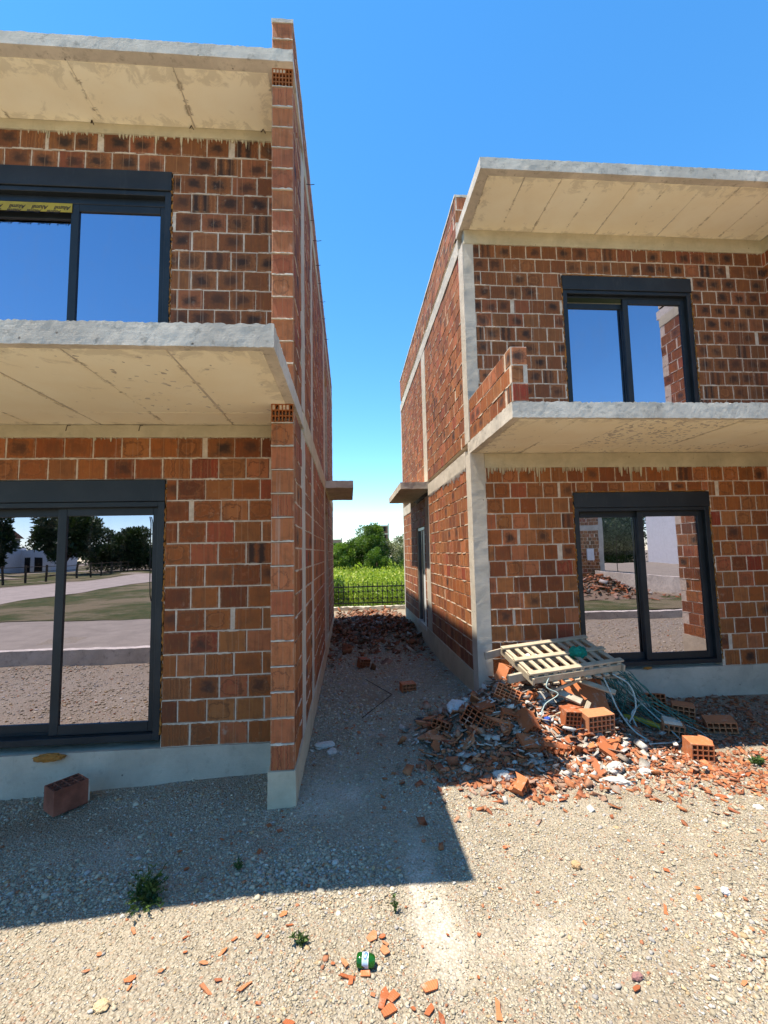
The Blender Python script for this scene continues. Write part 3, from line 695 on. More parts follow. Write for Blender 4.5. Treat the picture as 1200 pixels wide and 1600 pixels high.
# low balcony wall
mb = MB()
bricks(mb, (XR + .002, 0, 0), (0, 1, 0), (-1, 0, 0), 4.20, YR - .01, 3.430, 3.99, (), .187, .25, 71, .2, .5, phase=.3)
bricks(mb, (1.792, 0, 0), (0, 1, 0), (1, 0, 0), 4.20, YR - .01, 3.430, 3.99, (), .187, .25, 72, .2)
bricks(mb, (0, 4.190, 0), (1, 0, 0), (0, -1, 0), XR + .004, 1.790, 3.430, 3.99, (), .187, .25, 73, .2, .4, phase=.0, tone=(.85, .1))
mb.box(XR + .012, 1.782, 4.215, YR - .01, 3.97, 3.988, 0, (.9, 0, .5, 0))
mb.build('balcony_wall', [M['brick'], M['mortar']], B)
mb = MB(); bricks(mb, (XR, 0, 0), (0, 1, 0), (-1, 0, 0), 6.07, 13.3, 6.566, 7.17, seed=75, rib=.6); bricks(mb, (0, 6.07, 0), (1, 0, 0), (0, -1, 0), XR, 1.81, 6.566, 7.17, seed=76, tone=(.85, .1)); bricks(mb, (1.81, 0, 0), (0, 1, 0), (1, 0, 0), 6.07, 13.3, 6.566, 7.17, seed=77)
mb.build('parapet_wall', [M['brick'], M['mortar']], B)
mb = MB(); coping(mb, XR - .012, 1.82, 6.06, 13.3, 7.17, 7.205, 78); mb.build('coping', M['slab'], B)
window(B, *wl, YR, 81, foam_top=True); window(B, *wu, YR, 82, foam_top=True, head=.03)
# side door under the canopy
mb = MB(); mb.bbox(XR + .03, XR + .10, 9.62, 9.70, .385, 2.54).bbox(XR + .03, XR + .10, 10.64, 10.72, .385, 2.54).bbox(XR + .03, XR + .10, 9.70, 10.64, 2.46, 2.54).bbox(XR + .03, XR + .10, 10.14, 10.20, .40, 2.46)
d = mb.build('side_door', M['steel'], B)
mb = MB(); mb.bbox(XR + .05, XR + .08, 9.70, 10.14, .40, 2.46); mb.build('door_leaf', M['white_panel'], d)
mb = MB(); mb.box(XR + .06, XR + .066, 10.20, 10.64, .40, 2.46); mb.build('pane', M['glass'], d)
mb = MB(); rough_block(mb, XR - .02, XR + .12, 9.55, 10.8, .30, .40, .05, .005); mb.build('door_sill', M['slab'], d)
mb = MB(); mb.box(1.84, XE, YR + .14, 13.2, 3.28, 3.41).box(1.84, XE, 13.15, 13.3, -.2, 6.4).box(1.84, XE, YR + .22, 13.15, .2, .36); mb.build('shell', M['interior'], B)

# ================================================================== the next house of the row, coming forward again
D = thing('unfinished_house', 'third brick house of the row, only a sliver of its end wall in view', 'house', (6.2, 4.4, 0), group='raw brick houses of the row')
mb = MB()
for z0, z1, s in ((.385, 3.2, 91), (3.42, 6.22, 92), (6.6, 7.28, 93)):
    bricks(mb, (XE, 0, 0), (0, 1, 0), (-1, 0, 0), 3.75, 5.95 if z0 < 6 else 12, z0, z1, (), .2, .265, s, .2, .3)
    bricks(mb, (0, 3.75, 0), (1, 0, 0), (0, -1, 0), XE, XE + .19, z0, z1, (), .2, .265, s + 10, 0, .5, tone=(.88, .05))
mb.build('side_wall', [M['brick'], M['mortar']], D)
mb = MB(); rough_block(mb, XE - .01, XE + .2, 3.74, 5.745, -.35, .384, .06, .006); mb.build('plinth', M['warm_plinth'], D)
mb = MB(); rough_block(mb, XE - .008, XE + .15, 3.75, 5.95, 6.22, 6.41, .05, .005, 9, .004, .012); mb.build('ring_beam', M['beam'], D)
mb = MB(); rough_block(mb, XE - .008, 9.2, 2.71, 4.4, 3.246, 3.40, .05, .006, 9, .012, .006); mb.build('balcony_slab', M['slab'], D)
mb = MB(); rough_block(mb, XE - .01, XE + .15, 4.4, 5.74, 3.2, 3.42, .05, .006); mb.build('slab_edge', M['beam'], D)
mb = MB(); rough_block(mb, XE - .008, 9.2, 3.69, 4.74, 6.40, 6.56, .05, .006, 9, .01, .005); mb.build('roof_slab', M['slab'], D)
mb = MB(); coping(mb, XE - .012, XE + .2, 3.74, 12, 7.28, 7.32, 95); mb.build('coping', M['slab'], D)
mb = MB(); bricks(mb, (0, 4.39, 0), (1, 0, 0), (0, -1, 0), XE + .19, 9.2, .3, 6.4, (), .2, .265, 99, .3); mb.build('front_wall', [M['brick'], M['mortar']], D)

# ================================================================== ground
def axis(parts):
    out = []
    for a, b, st in parts: out += list(np.arange(a, b, st))
    return np.array(out + [parts[-1][1]])
xs = axis([(-260, -40, 20), (-40, -12, 2), (-12, -4, .25), (-4, 4.6, .035), (4.6, 12, .25), (12, 40, 2), (40, 260, 20)])
ys = axis([(-260, -40, 20), (-40, -8, 1.5), (-8, 1.2, .2), (1.2, 6.4, .035), (6.4, 16, .07), (16, 40, 1.5), (40, 300, 20)])
gx, gy = np.meshgrid(xs, ys, indexing='ij'); gx = gx.ravel(); gy = gy.ravel()
P0 = np.stack([gx, gy, 0 * gx], 1)
near = np.exp(-((gx - .5) / 9) ** 2 - ((gy - 4) / 9) ** 2)
gz = ground(gx, gy) + mound_far(gx, gy) * .8 + near * (.016 * fbm(P0 * 1.1, 3, 3) + .012 * fbm(P0 * 4.5, 5, 3)) + near * .003 * fbm(P0 * 17, 8, 2) - .03 * np.clip(gy - 16, 0, 1)
def bell(x, y, cx, cy, rx, ry): return np.exp(-((x - cx) / rx) ** 2 - ((y - cy) / ry) ** 2)
def dust_at(x, y):
    n = fbm(np.stack([x * 3.1, y * 3.1, 0 * x], 1), 21, 4)
    d = bell(x, y, -.15, 3.95, .45, .35) + .9 * bell(x, y, .42, 3.0, .13, .55) + .6 * bell(x, y, -1.9, 3.4, .8, .25) + .5 * bell(x, y, .1, 4.9, .5, .6) + .5 * bell(x, y, .9, 2.4, .5, .2) + .8 * bell(x, y, .42, 2.55, .14, .3)
    return np.clip((d + n * .55 - .32) * 1.1, 0, .8)
def clay_at(x, y):
    n = fbm(np.stack([x * 2.3, y * 2.3, 0 * x], 1), 25, 4)
    d = bell(x, y, 2.1, 4.9, 1.0, .6) + bell(x, y, .7, 12, 1.6, 2.6) + 1.1 * bell(x, y, 4.2, 4.95, 1.5, .7) + .5 * bell(x, y, 1.2, 4.1, .5, .4) + .35 * bell(x, y, .1, 5.4, .4, .3)
    return np.clip((d + n * .5 - .35) * 1.1, 0, .85)
nx_, ny_ = len(xs), len(ys)
ii = np.arange(nx_ * ny_).reshape(nx_, ny_)
F = np.stack([ii[:-1, :-1].ravel(), ii[1:, :-1].ravel(), ii[1:, 1:].ravel(), ii[:-1, 1:].ravel()], 1)
def soil_at(x, y):
    n = fbm(np.stack([x * 2.7, y * 2.7, 0 * x], 1), 29, 4)
    d = bell(x, y, -2.7, 3.95, 1.1, .38) + .8 * bell(x, y, .25, 6.2, .5, .8) + .7 * bell(x, y, 1.2, 1.9, .5, .3) + .7 * bell(x, y, .6, 8.0, .6, .9) + .5 * bell(x, y, -.2, 2.0, .5, .25) + .6 * bell(x, y, 2.9, 2.9, .6, .3)
    return np.clip((d + n * .6 - .35) * 1.3, 0, .9)
gcol = np.stack([dust_at(gx, gy), clay_at(gx, gy), soil_at(gx, gy)], 1)
tag(np_mesh('ground', np.stack([gx, gy, gz], 1), F, M['ground'], col=gcol, smooth=True), kind='structure')
def surf(x, y):
    x = np.asarray(x, float); y = np.asarray(y, float); P = np.stack([x, y, 0 * x], -1).reshape(-1, 3)
    nr = np.exp(-((x - .5) / 9) ** 2 - ((y - 4) / 9) ** 2)
    return ground(x, y) + mound_far(x, y) * .8 + nr * (.016 * fbm(P * 1.1, 3, 3).reshape(x.shape) + .012 * fbm(P * 4.5, 5, 3).reshape(x.shape))

# ------------------------------------------------------------------ loose gravel
rng = np.random.default_rng(5)
def ico():
    t = (1 + 5 ** .5) / 2
    V = np.array([(-1, t, 0), (1, t, 0), (-1, -t, 0), (1, -t, 0), (0, -1, t), (0, 1, t), (0, -1, -t), (0, 1, -t), (t, 0, -1), (t, 0, 1), (-t, 0, -1), (-t, 0, 1)]) / math.sqrt(1 + t * t)
    F = np.array([(0, 11, 5), (0, 5, 1), (0, 1, 7), (0, 7, 10), (0, 10, 11), (1, 5, 9), (5, 11, 4), (11, 10, 2), (10, 7, 6), (7, 1, 8), (3, 9, 4), (3, 4, 2), (3, 2, 6), (3, 6, 8), (3, 8, 9), (4, 9, 5), (2, 4, 11), (6, 2, 10), (8, 6, 7), (9, 8, 1)])
    return V, F
IV, IF = ico()
def rotmats(n):
    q = rng.normal(size=(n, 4)); q /= np.linalg.norm(q, axis=1)[:, None]; w, x, y, z = q.T
    return np.stack([1 - 2 * (y * y + z * z), 2 * (x * y - z * w), 2 * (x * z + y * w), 2 * (x * y + z * w), 1 - 2 * (x * x + z * z), 2 * (y * z - x * w), 2 * (x * z - y * w), 2 * (y * z + x * w), 1 - 2 * (x * x + y * y)], 1).reshape(-1, 3, 3)
def pebbles(name, pos, rad, col, mat, flat=.62, kind='stuff', jit=.40):
    n = len(pos); V = IV[None] * (1 + rng.uniform(-jit, jit, (n, 12, 1)))
    V = V * rng.uniform(.55, 1.35, (n, 1, 3))
    V = np.einsum('nij,nkj->nki', rotmats(n), V); V[:, :, 2] *= flat
    V = V * rad[:, None, None] + pos[:, None, :]
    Fc = (IF[None] + (np.arange(n) * 12)[:, None, None]).reshape(-1, 3)
    return tag(np_mesh(name, V.reshape(-1, 3), Fc, mat, col=np.repeat(col, 12, 0)), kind=kind)
def outside_walls(x, y):
    return ~(((x < XL + .02) & (y > YF - .02)) & ~((x < -.645) & (y < YL - .02))) & ~((x > XR - .02) & (y > YR - .02)) & ~((x > XE - .02) & (y > 3.7))
def scatter(n, x0, x1, y0, y1):
    x = rng.uniform(x0, x1, n); y = rng.uniform(y0, y1, n); k = outside_walls(x, y); return x[k], y[k]
px, py, pr = [], [], []
for n, box, mu, sg in ((125000, (-2.9, 3.7, 1.75, 4.2), .0042, .42), (40000, (-3.4, 4.6, 4.0, 5.8), .0054, .46), (9000, (-.46, 1.64, 5.6, 9.5), .011, .45), (3500, (-.46, 1.64, 9.5, 14), .016, .4), (9000, (-8, -2.5, -1.2, 4.3), .016, .35), (7000, (2.5, 9.5, -1.2, 3.9), .016, .35), (5000, (-2.6, 2.6, -.3, 1.8), .014, .35)):
    x, y = scatter(n, *box)
    # coarse patches and bare patches
    g = fbm(np.stack([x * 1.6, y * 1.6, 0 * x], 1), 40, 3)
    coarse = bell(x, y, -.3, 3.0, .55, .22) + bell(x, y, 2.4, 2.1, .7, .5) + .8 * bell(x, y, -2.0, 3.1, .7, .22) + .6 * bell(x, y, .0, 5.3, .4, .7)
    k = rng.random(len(x)) < np.clip(.72 + g * .9 + coarse - dust_at(x, y) * .7 - soil_at(x, y) * .6, .05, 1)
    x, y, coarse = x[k], y[k], coarse[k]
    r = mu * np.exp(rng.normal(0, sg, len(x))) * (1 + .8 * coarse); px.append(x); py.append(y); pr.append(np.minimum(r, .023))
px, py, pr = map(np.concatenate, (px, py, pr))
pz = surf(px, py) + pr * .22
n = len(px); q = rng.random(n); h = rng.random(n)[:, None]
col = np.array((.38, .32, .215))[None] * (1 - h) + np.array((.57, .495, .355))[None] * h
col[q < .06] = np.array((.60, .56, .47)); col[(q > .10) & (q < .22)] = np.array((.40, .37, .33)); col[(q > .22) & (q < .30)] = np.array((.47, .335, .18)); col[(q > .965)] = np.array((.40, .15, .07))
cl = clay_at(px, py)[:, None] * (rng.random((n, 1)) < .55); col = col * (1 - cl) + np.array((.31, .12, .06)) * cl
col *= rng.uniform(.70, 1.06, (n, 1))
pebbles('gravel', np.stack([px, py, pz], 1), pr, col, M['stone'])

# ------------------------------------------------------------------ broken clay pieces
def shard_mesh(seed, L, W, T, ribs=0, name='brick_shard'):
    rd = random.Random(seed); k = rd.choice((4, 4, 5, 5, 6)); base = [(-.5, -.5), (.5, -.5), (.5, .5), (-.5, .5)]
    pts = []
    if k == 4: pts = [(a + rd.uniform(-.16, .16), b + rd.uniform(-.22, .22)) for a, b in base]
    else:
        a0 = rd.uniform(0, 6)
        for i in range(k):
            th = a0 + 2 * math.pi * (i + rd.uniform(-.28, .28)) / k; rr = rd.uniform(.42, .62); pts.append((math.cos(th) * rr, math.sin(th) * rr))
        ar = sum(pts[i][0] * pts[(i + 1) % k][1] - pts[(i + 1) % k][0] * pts[i][1] for i in range(k))
    pts = [(a * L, b * W) for a, b in pts]; n = len(pts); mb = MB()
    # break each edge once for a snapped outline
    Q = []
    for i in range(n):
        a, b = pts[i], pts[(i + 1) % n]; Q.append(a); f = rd.uniform(.3, .7); dx, dy = b[0] - a[0], b[1] - a[1]; o = rd.uniform(-.07, .07)
        Q.append((a[0] + dx * f - dy * o, a[1] + dy * f + dx * o))
    n = len(Q); tz = [rd.uniform(-.0012, .0012) for _ in Q]
    P = [(a, b, T + z) for (a, b), z in zip(Q, tz)] + [(a * .97, b * .97, 0) for a, b in Q]
    mb.add(P, [tuple(range(n)), tuple(range(2 * n - 1, n - 1, -1))] + [(i, n + i, n + (i + 1) % n, (i + 1) % n) for i in range(n)])
    for r in range(ribs):
        yy = (r + 1) / (ribs + 1) * W - W / 2; hh = rd.uniform(.012, .028); x0, x1 = -L * rd.uniform(.2, .42), L * rd.uniform(.2, .42)
        mb.add([(x0, yy - .004, 0), (x1, yy - .004, 0), (x1, yy + .004, 0), (x0, yy + .004, 0), (x0 * .8, yy - .004, -hh), (x1 * .9, yy - .004, -hh * .7), (x1 * .9, yy + .004, -hh * .7), (x0 * .8, yy + .004, -hh)],
               [(0, 1, 5, 4), (1, 2, 6, 5), (2, 3, 7, 6), (3, 0, 4, 7), (4, 5, 6, 7)])
    return mb
SH = []
for i in range(16):
    L = (.11, .085, .14, .07, .10, .16, .06, .09)[i % 8]; W = (.05, .06, .055, .045, .075, .045, .04, .035)[i % 8]
    o = shard_mesh(200 + i, L, W, .009, (0, 0, 1, 0, 1, 2, 0, 0)[i % 8]).build('brick_shard', M['shard']); SH.append(o.data); bpy.data.objects.remove(o)
def place_shard(k, x, y, z, rot, sc, label, group):
    o = bpy.data.objects.new('brick_shard', SH[k]); C.objects.link(o); o.location = (x, y, z); o.rotation_euler = rot; o.scale = (sc, sc, sc)
    return tag(o, label, 'brick shard', group)
def sv(x, y): return float(surf(np.array([x]), np.array([y]))[0])
def lone(k, x, y, rz, sc, label, tilt=.12, group=None, dz=.006):
    rd = random.Random(int(x * 1000 + y * 77)); 
    o = place_shard(k, x, y, sv(x, y) + dz, (rd.uniform(-tilt, tilt), rd.uniform(-tilt, tilt), rz), sc, label, group)
    if not group: del_group = None
    return o
lone(0, .339, 2.20, .3, .75, 'dark orange triangular brick shard alone in front of the dusty track')
lone(2, .122, 2.165, 1.25, .72, 'longest of the three brick shards touching each other near the green bottle')
lone(1, .165, 2.175, .7, .62, 'upper wide shard of the three brick pieces touching near the green bottle')
lone(3, .142, 2.120, .5, .75, 'lowest shard of the three brick pieces touching near the green bottle')
lone(4, .152, 2.41, 1.9, .62, 'leaf shaped orange shard between the green bottle and the shard pair')
lone(12, .096, 2.488, .8, .70, 'ribbed larger shard of the pair just beyond the green bottle')
lone(11, .142, 2.49, .2, .55, 'smaller shard of the pair just beyond the green bottle')
lone(6, .053, 2.293, .05, .72, 'small square orange shard touching the green bottle')
lone(7, -.050, 2.36, 2.0, .72, 'narrow orange shard lying beside the base of the green bottle')
lone(5, -.505, 2.29, .75, .48, 'long straight orange brick sliver lying on sunlit gravel')
lone(9, -1.06, 2.405, .3, .62, 'small orange shard below the dark weed in sunlight')
lone(13, .612, 2.07, 1.4, .5, 'orange shard nearest the bottom edge beside pale grit')
G1 = 'brick chips on sunlit gravel'; G2 = 'brick chips on shaded gravel'; G3 = 'brick shards strewn over the rubble heap'; G4 = 'brick shards strewn right of the heap'
rd = random.Random(77)
lonely = [(.339, 2.2), (.13, 2.15), (.12, 2.45)]
def many(n, fx, fy, label, group, smin, smax, zfun=None, tilt=.25, keep=None):
    c = 0
    while c < n:
        x, y = fx(), fy()
        if not outside_walls(np.array([x]), np.array([y]))[0] or (keep and not keep(x, y)): continue
        z = (zfun(x, y) if zfun else sv(x, y)) + .006
        place_shard(rd.randrange(16), x, y, z, (rd.uniform(-tilt, tilt), rd.uniform(-tilt, tilt), rd.uniform(0, 6.28)), rd.uniform(smin, smax), label, group); c += 1
lit = lambda x, y: (y < 2.78) or (x > .80 and y < 3.9)
many(30, lambda: rd.gauss(-.55, .45), lambda: rd.uniform(2.05, 2.72), 'small orange brick chip lying on the sunlit pale gravel', G1, .22, .52, keep=lit)
many(34, lambda: rd.uniform(.3, 3.4), lambda: rd.uniform(1.95, 3.4), 'small orange brick chip lying on the sunlit pale gravel', G1, .18, .46, keep=lit)
many(12, lambda: rd.uniform(-1.4, .65), lambda: rd.uniform(2.9, 3.7), 'dull red brick chip lying on shaded grey gravel', G2, .22, .5, keep=lambda x, y: not lit(x, y))
many(18, lambda: rd.gauss(.2, .3), lambda: rd.uniform(4.6, 6.2), 'dull red brick chip lying on shaded grey gravel', G2, .3, .6)
hm = lambda x, y: sv(x, y) + float(mound(np.array(x), np.array(y)))
many(52, lambda: rd.gauss(1.3, .36), lambda: rd.gauss(4.15, .26), 'orange brick shard at the sunlit foot of the rubble heap', G3, .55, 1.25, hm, .45, keep=lambda x, y: .7 < x < 2.3 and 3.6 < y < 4.8)
many(70, lambda: rd.gauss(3.1, .5), lambda: rd.gauss(3.88, .28), 'orange brick shard strewn across the gravel beyond the small lit hollow brick', G4, .4, 1.0, hm, .35, keep=lambda x, y: 1.9 < x < 4.6 and 3.2 < y < 4.6)

G5 = 'large broken brick plates on the heap'
many(26, lambda: rd.gauss(1.25, .30), lambda: rd.gauss(4.75, .24), 'large dull broken brick plate lying in the shaded side of the heap', G5, 1.2, 2.1, lambda x, y: hm(x, y) + .02, .75, keep=lambda x, y: .75 < x < 1.9 and 4.25 < y < 5.4)
many(22, lambda: rd.gauss(2.05, .42), lambda: rd.gauss(4.38, .17), 'large bright broken brick plate lying on the sunlit slope of the heap', 'large sunlit brick plates on the heap', 1.1, 1.9, lambda x, y: hm(x, y) + .02, .6, keep=lambda x, y: 1.4 < x < 3.1 and 4.0 < y < 4.8)
# fine rubble nobody could count, over the heap and at the far end of the alley
def rubble(name, n, fx, fy, zf, smin, smax, seed, cols, spread=.03):
    rd = random.Random(seed); V = []; F4 = []; Cc = []
    for i in range(n):
        x, y = fx(rd), fy(rd)
        if not outside_walls(np.array([x]), np.array([y]))[0]: continue
        s = rd.uniform(smin, smax); L, W, T = s * rd.uniform(.6, 1.4), s * rd.uniform(.35, .8), max(.007, s * rd.uniform(.08, .4) if rd.random() < .15 else .008)
        m = Euler((rd.gauss(0, .45), rd.gauss(0, .45), rd.uniform(0, 6.28))).to_matrix(); b = len(V)
        c = rd.choice(cols); k = rd.uniform(.7, 1.2); c = [q * k for q in c]
        z = zf(x, y) + rd.uniform(-.01, spread)
        for zz in (0, 1):
            for a, e in ((-.5, -.5), (.5, -.5), (.5, .5), (-.5, .5)):
                v = m @ Vector(((a + rd.uniform(-.15, .15)) * L, (e + rd.uniform(-.15, .15)) * W, zz * T)); V.append((x + v.x, y + v.y, z + v.z)); Cc.append(c)
        for f in ((0, 3, 2, 1), (4, 5, 6, 7), (0, 1, 5, 4), (1, 2, 6, 5), (2, 3, 7, 6), (3, 0, 4, 7)): F4.append([b + q for q in f])
    return tag(np_mesh(name, V, F4, M['lump'], col=Cc), kind='stuff')
clayc = [(.36, .105, .040), (.43, .15, .058), (.30, .085, .035), (.40, .135, .050), (.44, .21, .115), (.26, .08, .035), (.40, .24, .16), (.33, .20, .14)]
# heap core
hx, hy = np.meshgrid(np.linspace(.5, 4.2, 130), np.linspace(3.6, 5.745, 80), indexing='ij'); hx = hx.ravel(); hy = hy.ravel()
hzv = surf(hx, hy) + mound(hx, hy) - .012 + .035 * fbm(np.stack([hx * 9, hy * 9, 0 * hx], 1), 61, 3) * np.clip(mound(hx, hy) * 6, 0, 1) - .02 * np.clip(1 - mound(hx, hy) * 40, 0, 1)
ii = np.arange(130 * 80).reshape(130, 80); Fh = np.stack([ii[:-1, :-1].ravel(), ii[1:, :-1].ravel(), ii[1:, 1:].ravel(), ii[:-1, 1:].ravel()], 1)
tag(np_mesh('rubble_dirt', np.stack([hx, hy, hzv], 1), Fh, M['ground'], col=np.stack([0 * hx, np.clip(.15 + mound(hx, hy) * 2.5, 0, .6), 0 * hx], 1), smooth=True), kind='stuff')
mixc = clayc + [(.34, .27, .21), (.40, .33, .27)] + [(.55, .52, .46), (.42, .39, .34), (.62, .58, .50)]
rubble('brick_rubble', 1300, lambda r: r.gauss(1.5, .42), lambda r: r.gauss(4.08, .24), hm, .012, .075, 311, clayc * 3 + [(.60, .56, .48)], .012)
rubble('brick_rubble', 1700, lambda r: r.gauss(3.05, .65), lambda r: r.gauss(4.0, .27), hm, .010, .06, 312, clayc * 3 + [(.60, .56, .48)], .010)
rubble('brick_rubble', 1500, lambda r: r.gauss(1.85, .48), lambda r: min(5.65, r.gauss(4.75, .38)), hm, .025, .11, 301, mixc, .05)
rubble('brick_rubble', 1300, lambda r: r.gauss(4.0, .8), lambda r: r.uniform(4.35, 5.72), hm, .012, .075, 302, [tuple(k * .8 for k in c) for c in clayc], .008)  # clay darkened a step, house shadow carried in the rubble colour
rubble('brick_rubble', 1800, lambda r: r.uniform(-.5, 1.7), lambda r: r.gauss(12.4, 1.5), lambda x, y: sv(x, y), .03, .17, 303, [tuple(k * .62 for k in c) for c in clayc] + [(.36, .31, .25)], .07)  # clay colours darkened so the alley's shadow is painted into them
rubble('brick_rubble', 500, lambda r: r.uniform(-.45, 1.6), lambda r: r.uniform(8.2, 11), lambda x, y: sv(x, y), .02, .10, 304, clayc + [(.5, .45, .38)], .01)

# pale mortar lumps on the heap
mp = []; mr = []
for i in range(330):
    u = rd.random()
    if u < .35: x, y = rd.gauss(2.15, .16), rd.gauss(3.93, .11)
    elif u < .6: x, y = rd.gauss(1.9, .25), rd.gauss(4.25, .15)
    elif u < .8: x, y = rd.gauss(1.15, .16), rd.gauss(4.45, .16)
    else: x, y = rd.gauss(2.75, .3), rd.gauss(4.25, .15)
    r = .014 * math.exp(rd.gauss(0, .5)); mp.append((x, y, hm(x, y) + r * .3)); mr.append(min(.05, r))
mc = np.array([(.52, .48, .41)] * len(mp)) * rng.uniform(.7, 1.15, (len(mp), 1))
pebbles('mortar_crumbs', np.array(mp), np.array(mr), mc, M['lump'], .75)
def chunk(name, label, cat, loc, size, seed, col, rot=(0, 0, 0), mat='lump'):
    """one lump: a knobbly closed mesh"""
    import bmesh
    bm = bmesh.new(); bmesh.ops.create_icosphere(bm, subdivisions=4, radius=1)
    co_ = np.array([v.co for v in bm.verts]); d = 1 + .35 * fbm(co_ * 1.4 + seed, seed, 3) + (.30 if mat in ('foam', 'green_net') else .14) * fbm(co_ * 4.5 + seed, seed + 3, 3)
    me = bpy.data.meshes.new(name)
    for v, k in zip(bm.verts, d): v.co = Vector((v.co.x * k * size[0], v.co.y * k * size[1], v.co.z * k * size[2]))
    bm.to_mesh(me); bm.free(); ca = me.color_attributes.new('bc', 'FLOAT_COLOR', 'POINT'); ca.data.foreach_set('color', np.tile(np.array((*col, 1), np.float32), len(me.vertices)))
    me.materials.append(M[mat]); o = bpy.data.objects.new(name, me); C.objects.link(o); o.location = loc; o.rotation_euler = rot
    return tag(o, label, cat)
PALE = (.53, .50, .44)
chunk('mortar_chunk', 'large white mortar lump in the sun at the foot of the rubble heap', 'mortar lump', (1.30, 3.98, .03), (.085, .06, .04), 1, PALE)
chunk('mortar_chunk', 'long pale mortar slab lying on grey grit below the lit hollow brick', 'mortar lump', (2.23, 3.80, .02), (.10, .04, .025), 2, PALE, (0, 0, -.5))
chunk('mortar_chunk', 'knobbly white mortar lump between the long pale slab and the lit hollow brick', 'mortar lump', (2.31, 3.98, .04), (.09, .065, .045), 3, PALE, (0, 0, .6))
chunk('mortar_chunk', 'white mortar lump beside the shaded tile shards right of the heap', 'mortar lump', (2.55, 3.93, .02), (.055, .045, .03), 4, PALE)
chunk('concrete_chunk', 'grey broken concrete block under the plank end on the heap', 'concrete lump', (2.10, 4.95, .34), (.12, .09, .075), 5, (.36, .34, .30), (.3, .2, .5))
chunk('concrete_chunk', 'grey broken concrete block deep under the pallet', 'concrete lump', (2.34, 4.98, .33), (.09, .08, .065), 6, (.33, .31, .27), (.5, .1, 1.5))
chunk('mortar_chunk', 'pale flat mortar chunk lying alone on the alley gravel by the fin', 'mortar lump', (-.28, 4.83, .015), (.11, .06, .035), 7, (.58, .54, .47), (0, 0, .3))
chunk('mortar_chunk', 'smaller pale chunk touching the flat mortar chunk by the fin', 'mortar lump', (-.20, 4.68, .012), (.06, .05, .025), 8, (.55, .51, .45), (0, 0, 1.2))
chunk('stone', 'round orange tan stone on the sunlit gravel', 'stone', (1.38, 2.88, .012), (.030, .026, .022), 9, (.50, .31, .15))
chunk('stone', 'bright white stone alone on the sunlit gravel', 'stone', (2.11, 2.59, .010), (.022, .020, .018), 10, (.78, .76, .72))
chunk('stone', 'purple red veined stone near the photographer', 'stone', (1.29, 2.15, .010), (.026, .018, .016), 11, (.27, .13, .12))
chunk('stone', 'flat tan stone among chips in the sunlit gravel corner', 'stone', (-1.13, 2.29, -.018), (.034, .027, .016), 12, (.52, .38, .21))
chunk('stone', 'white stone lying at the far side of the strewn shards', 'stone', (3.03, 3.33, .012), (.035, .026, .02), 13, (.72, .69, .63))
chunk('foam_blob', 'brown blob of expanding foam oozing under the low window by the fin', 'foam', (-2.66, YL - .035, .232), (.125, .040, .032), 14, (.33, .14, .03), mat='foam')
chunk('foam_blob', 'small brown foam lump on the plinth under the set-back window', 'foam', (3.86, YR - .02, .40), (.06, .025, .015), 15, (.33, .14, .03), mat='foam')
chunk('plastic_bag', 'crumpled white plastic sack at the alley side of the heap', 'sack', (1.20, 5.22, .19), (.115, .10, .085), 16, PALE, mat='white_plastic')

# ------------------------------------------------------------------ hollow bricks
def hollow_block(L=.25, W=.19, H=.19, nx=5, nz=4, broken=0.0, seed=0, both=True):
    """clay block, cells running along y (length W here), open faces at y=+-W/2"""
    rd = random.Random(seed); w = .010; mb = MB()
    xs_ = [-L / 2]; zs_ = [0.0]; cx = (L - w * (nx + 1)) / nx; cz = (H - w * (nz + 1)) / nz
    for i in range(nx): xs_ += [xs_[-1] + w, xs_[-1] + w + cx]
    xs_.append(L / 2)
    for i in range(nz): zs_ += [zs_[-1] + w, zs_[-1] + w + cz]
    zs_.append(H)
    nxs, nzs = len(xs_), len(zs_)
    yb = [[W / 2 - (broken * W * max(0, .5 + .9 * float(vnoise([[xs_[i] * 9, zs_[k] * 9, seed]], seed)[0])) if broken else 0) for k in range(nzs)] for i in range(nxs)]
    V = []; F = []
    for s in (0, 1):
        for i in range(nxs):
            for k in range(nzs): V.append((xs_[i], -W / 2 if s == 0 else yb[i][k], zs_[k]))
    I = lambda s, i, k: s * nxs * nzs + i * nzs + k
    for i in range(nxs - 1):
        for k in range(nzs - 1):
            q = [(i, k), (i + 1, k), (i + 1, k + 1), (i, k + 1)]
            if i % 2 and k % 2:
                for a in range(4): F.append((I(0, *q[a]), I(1, *q[a]), I(1, *q[(a + 1) % 4]), I(0, *q[(a + 1) % 4])))
            else:
                F.append([I(0, *p) for p in q]); F.append([I(1, *p) for p in q][::-1])
    for i in range(nxs - 1):
        F.append((I(0, i, 0), I(1, i, 0), I(1, i + 1, 0), I(0, i + 1, 0))); F.append((I(0, i, nzs - 1), I(0, i + 1, nzs - 1), I(1, i + 1, nzs - 1), I(1, i, nzs - 1)))
    for k in range(nzs - 1):
        F.append((I(0, 0, k), I(0, 0, k + 1), I(1, 0, k + 1), I(1, 0, k))); F.append((I(0, nxs - 1, k), I(1, nxs - 1, k), I(1, nxs - 1, k + 1), I(0, nxs - 1, k + 1)))
    return mb.add(V, F)
def block(label, loc, rot, L=.25, W=.19, H=.19, nx=5, nz=4, broken=0.0, seed=0, cap=None, mat=None):
    o = hollow_block(L, W, H, nx, nz, broken, seed).build('hollow_brick', M['shard']); o.location = loc; o.rotation_euler = rot
    tag(o, label, 'hollow brick')
    if mat: o.data.materials[0] = M[mat]
    if cap:
        mb = MB(); rough_block(mb, *cap, .02, .006, 14); m_ = mb.build('mortar_cap', M['pale_mortar'], o, world=False)
    return o
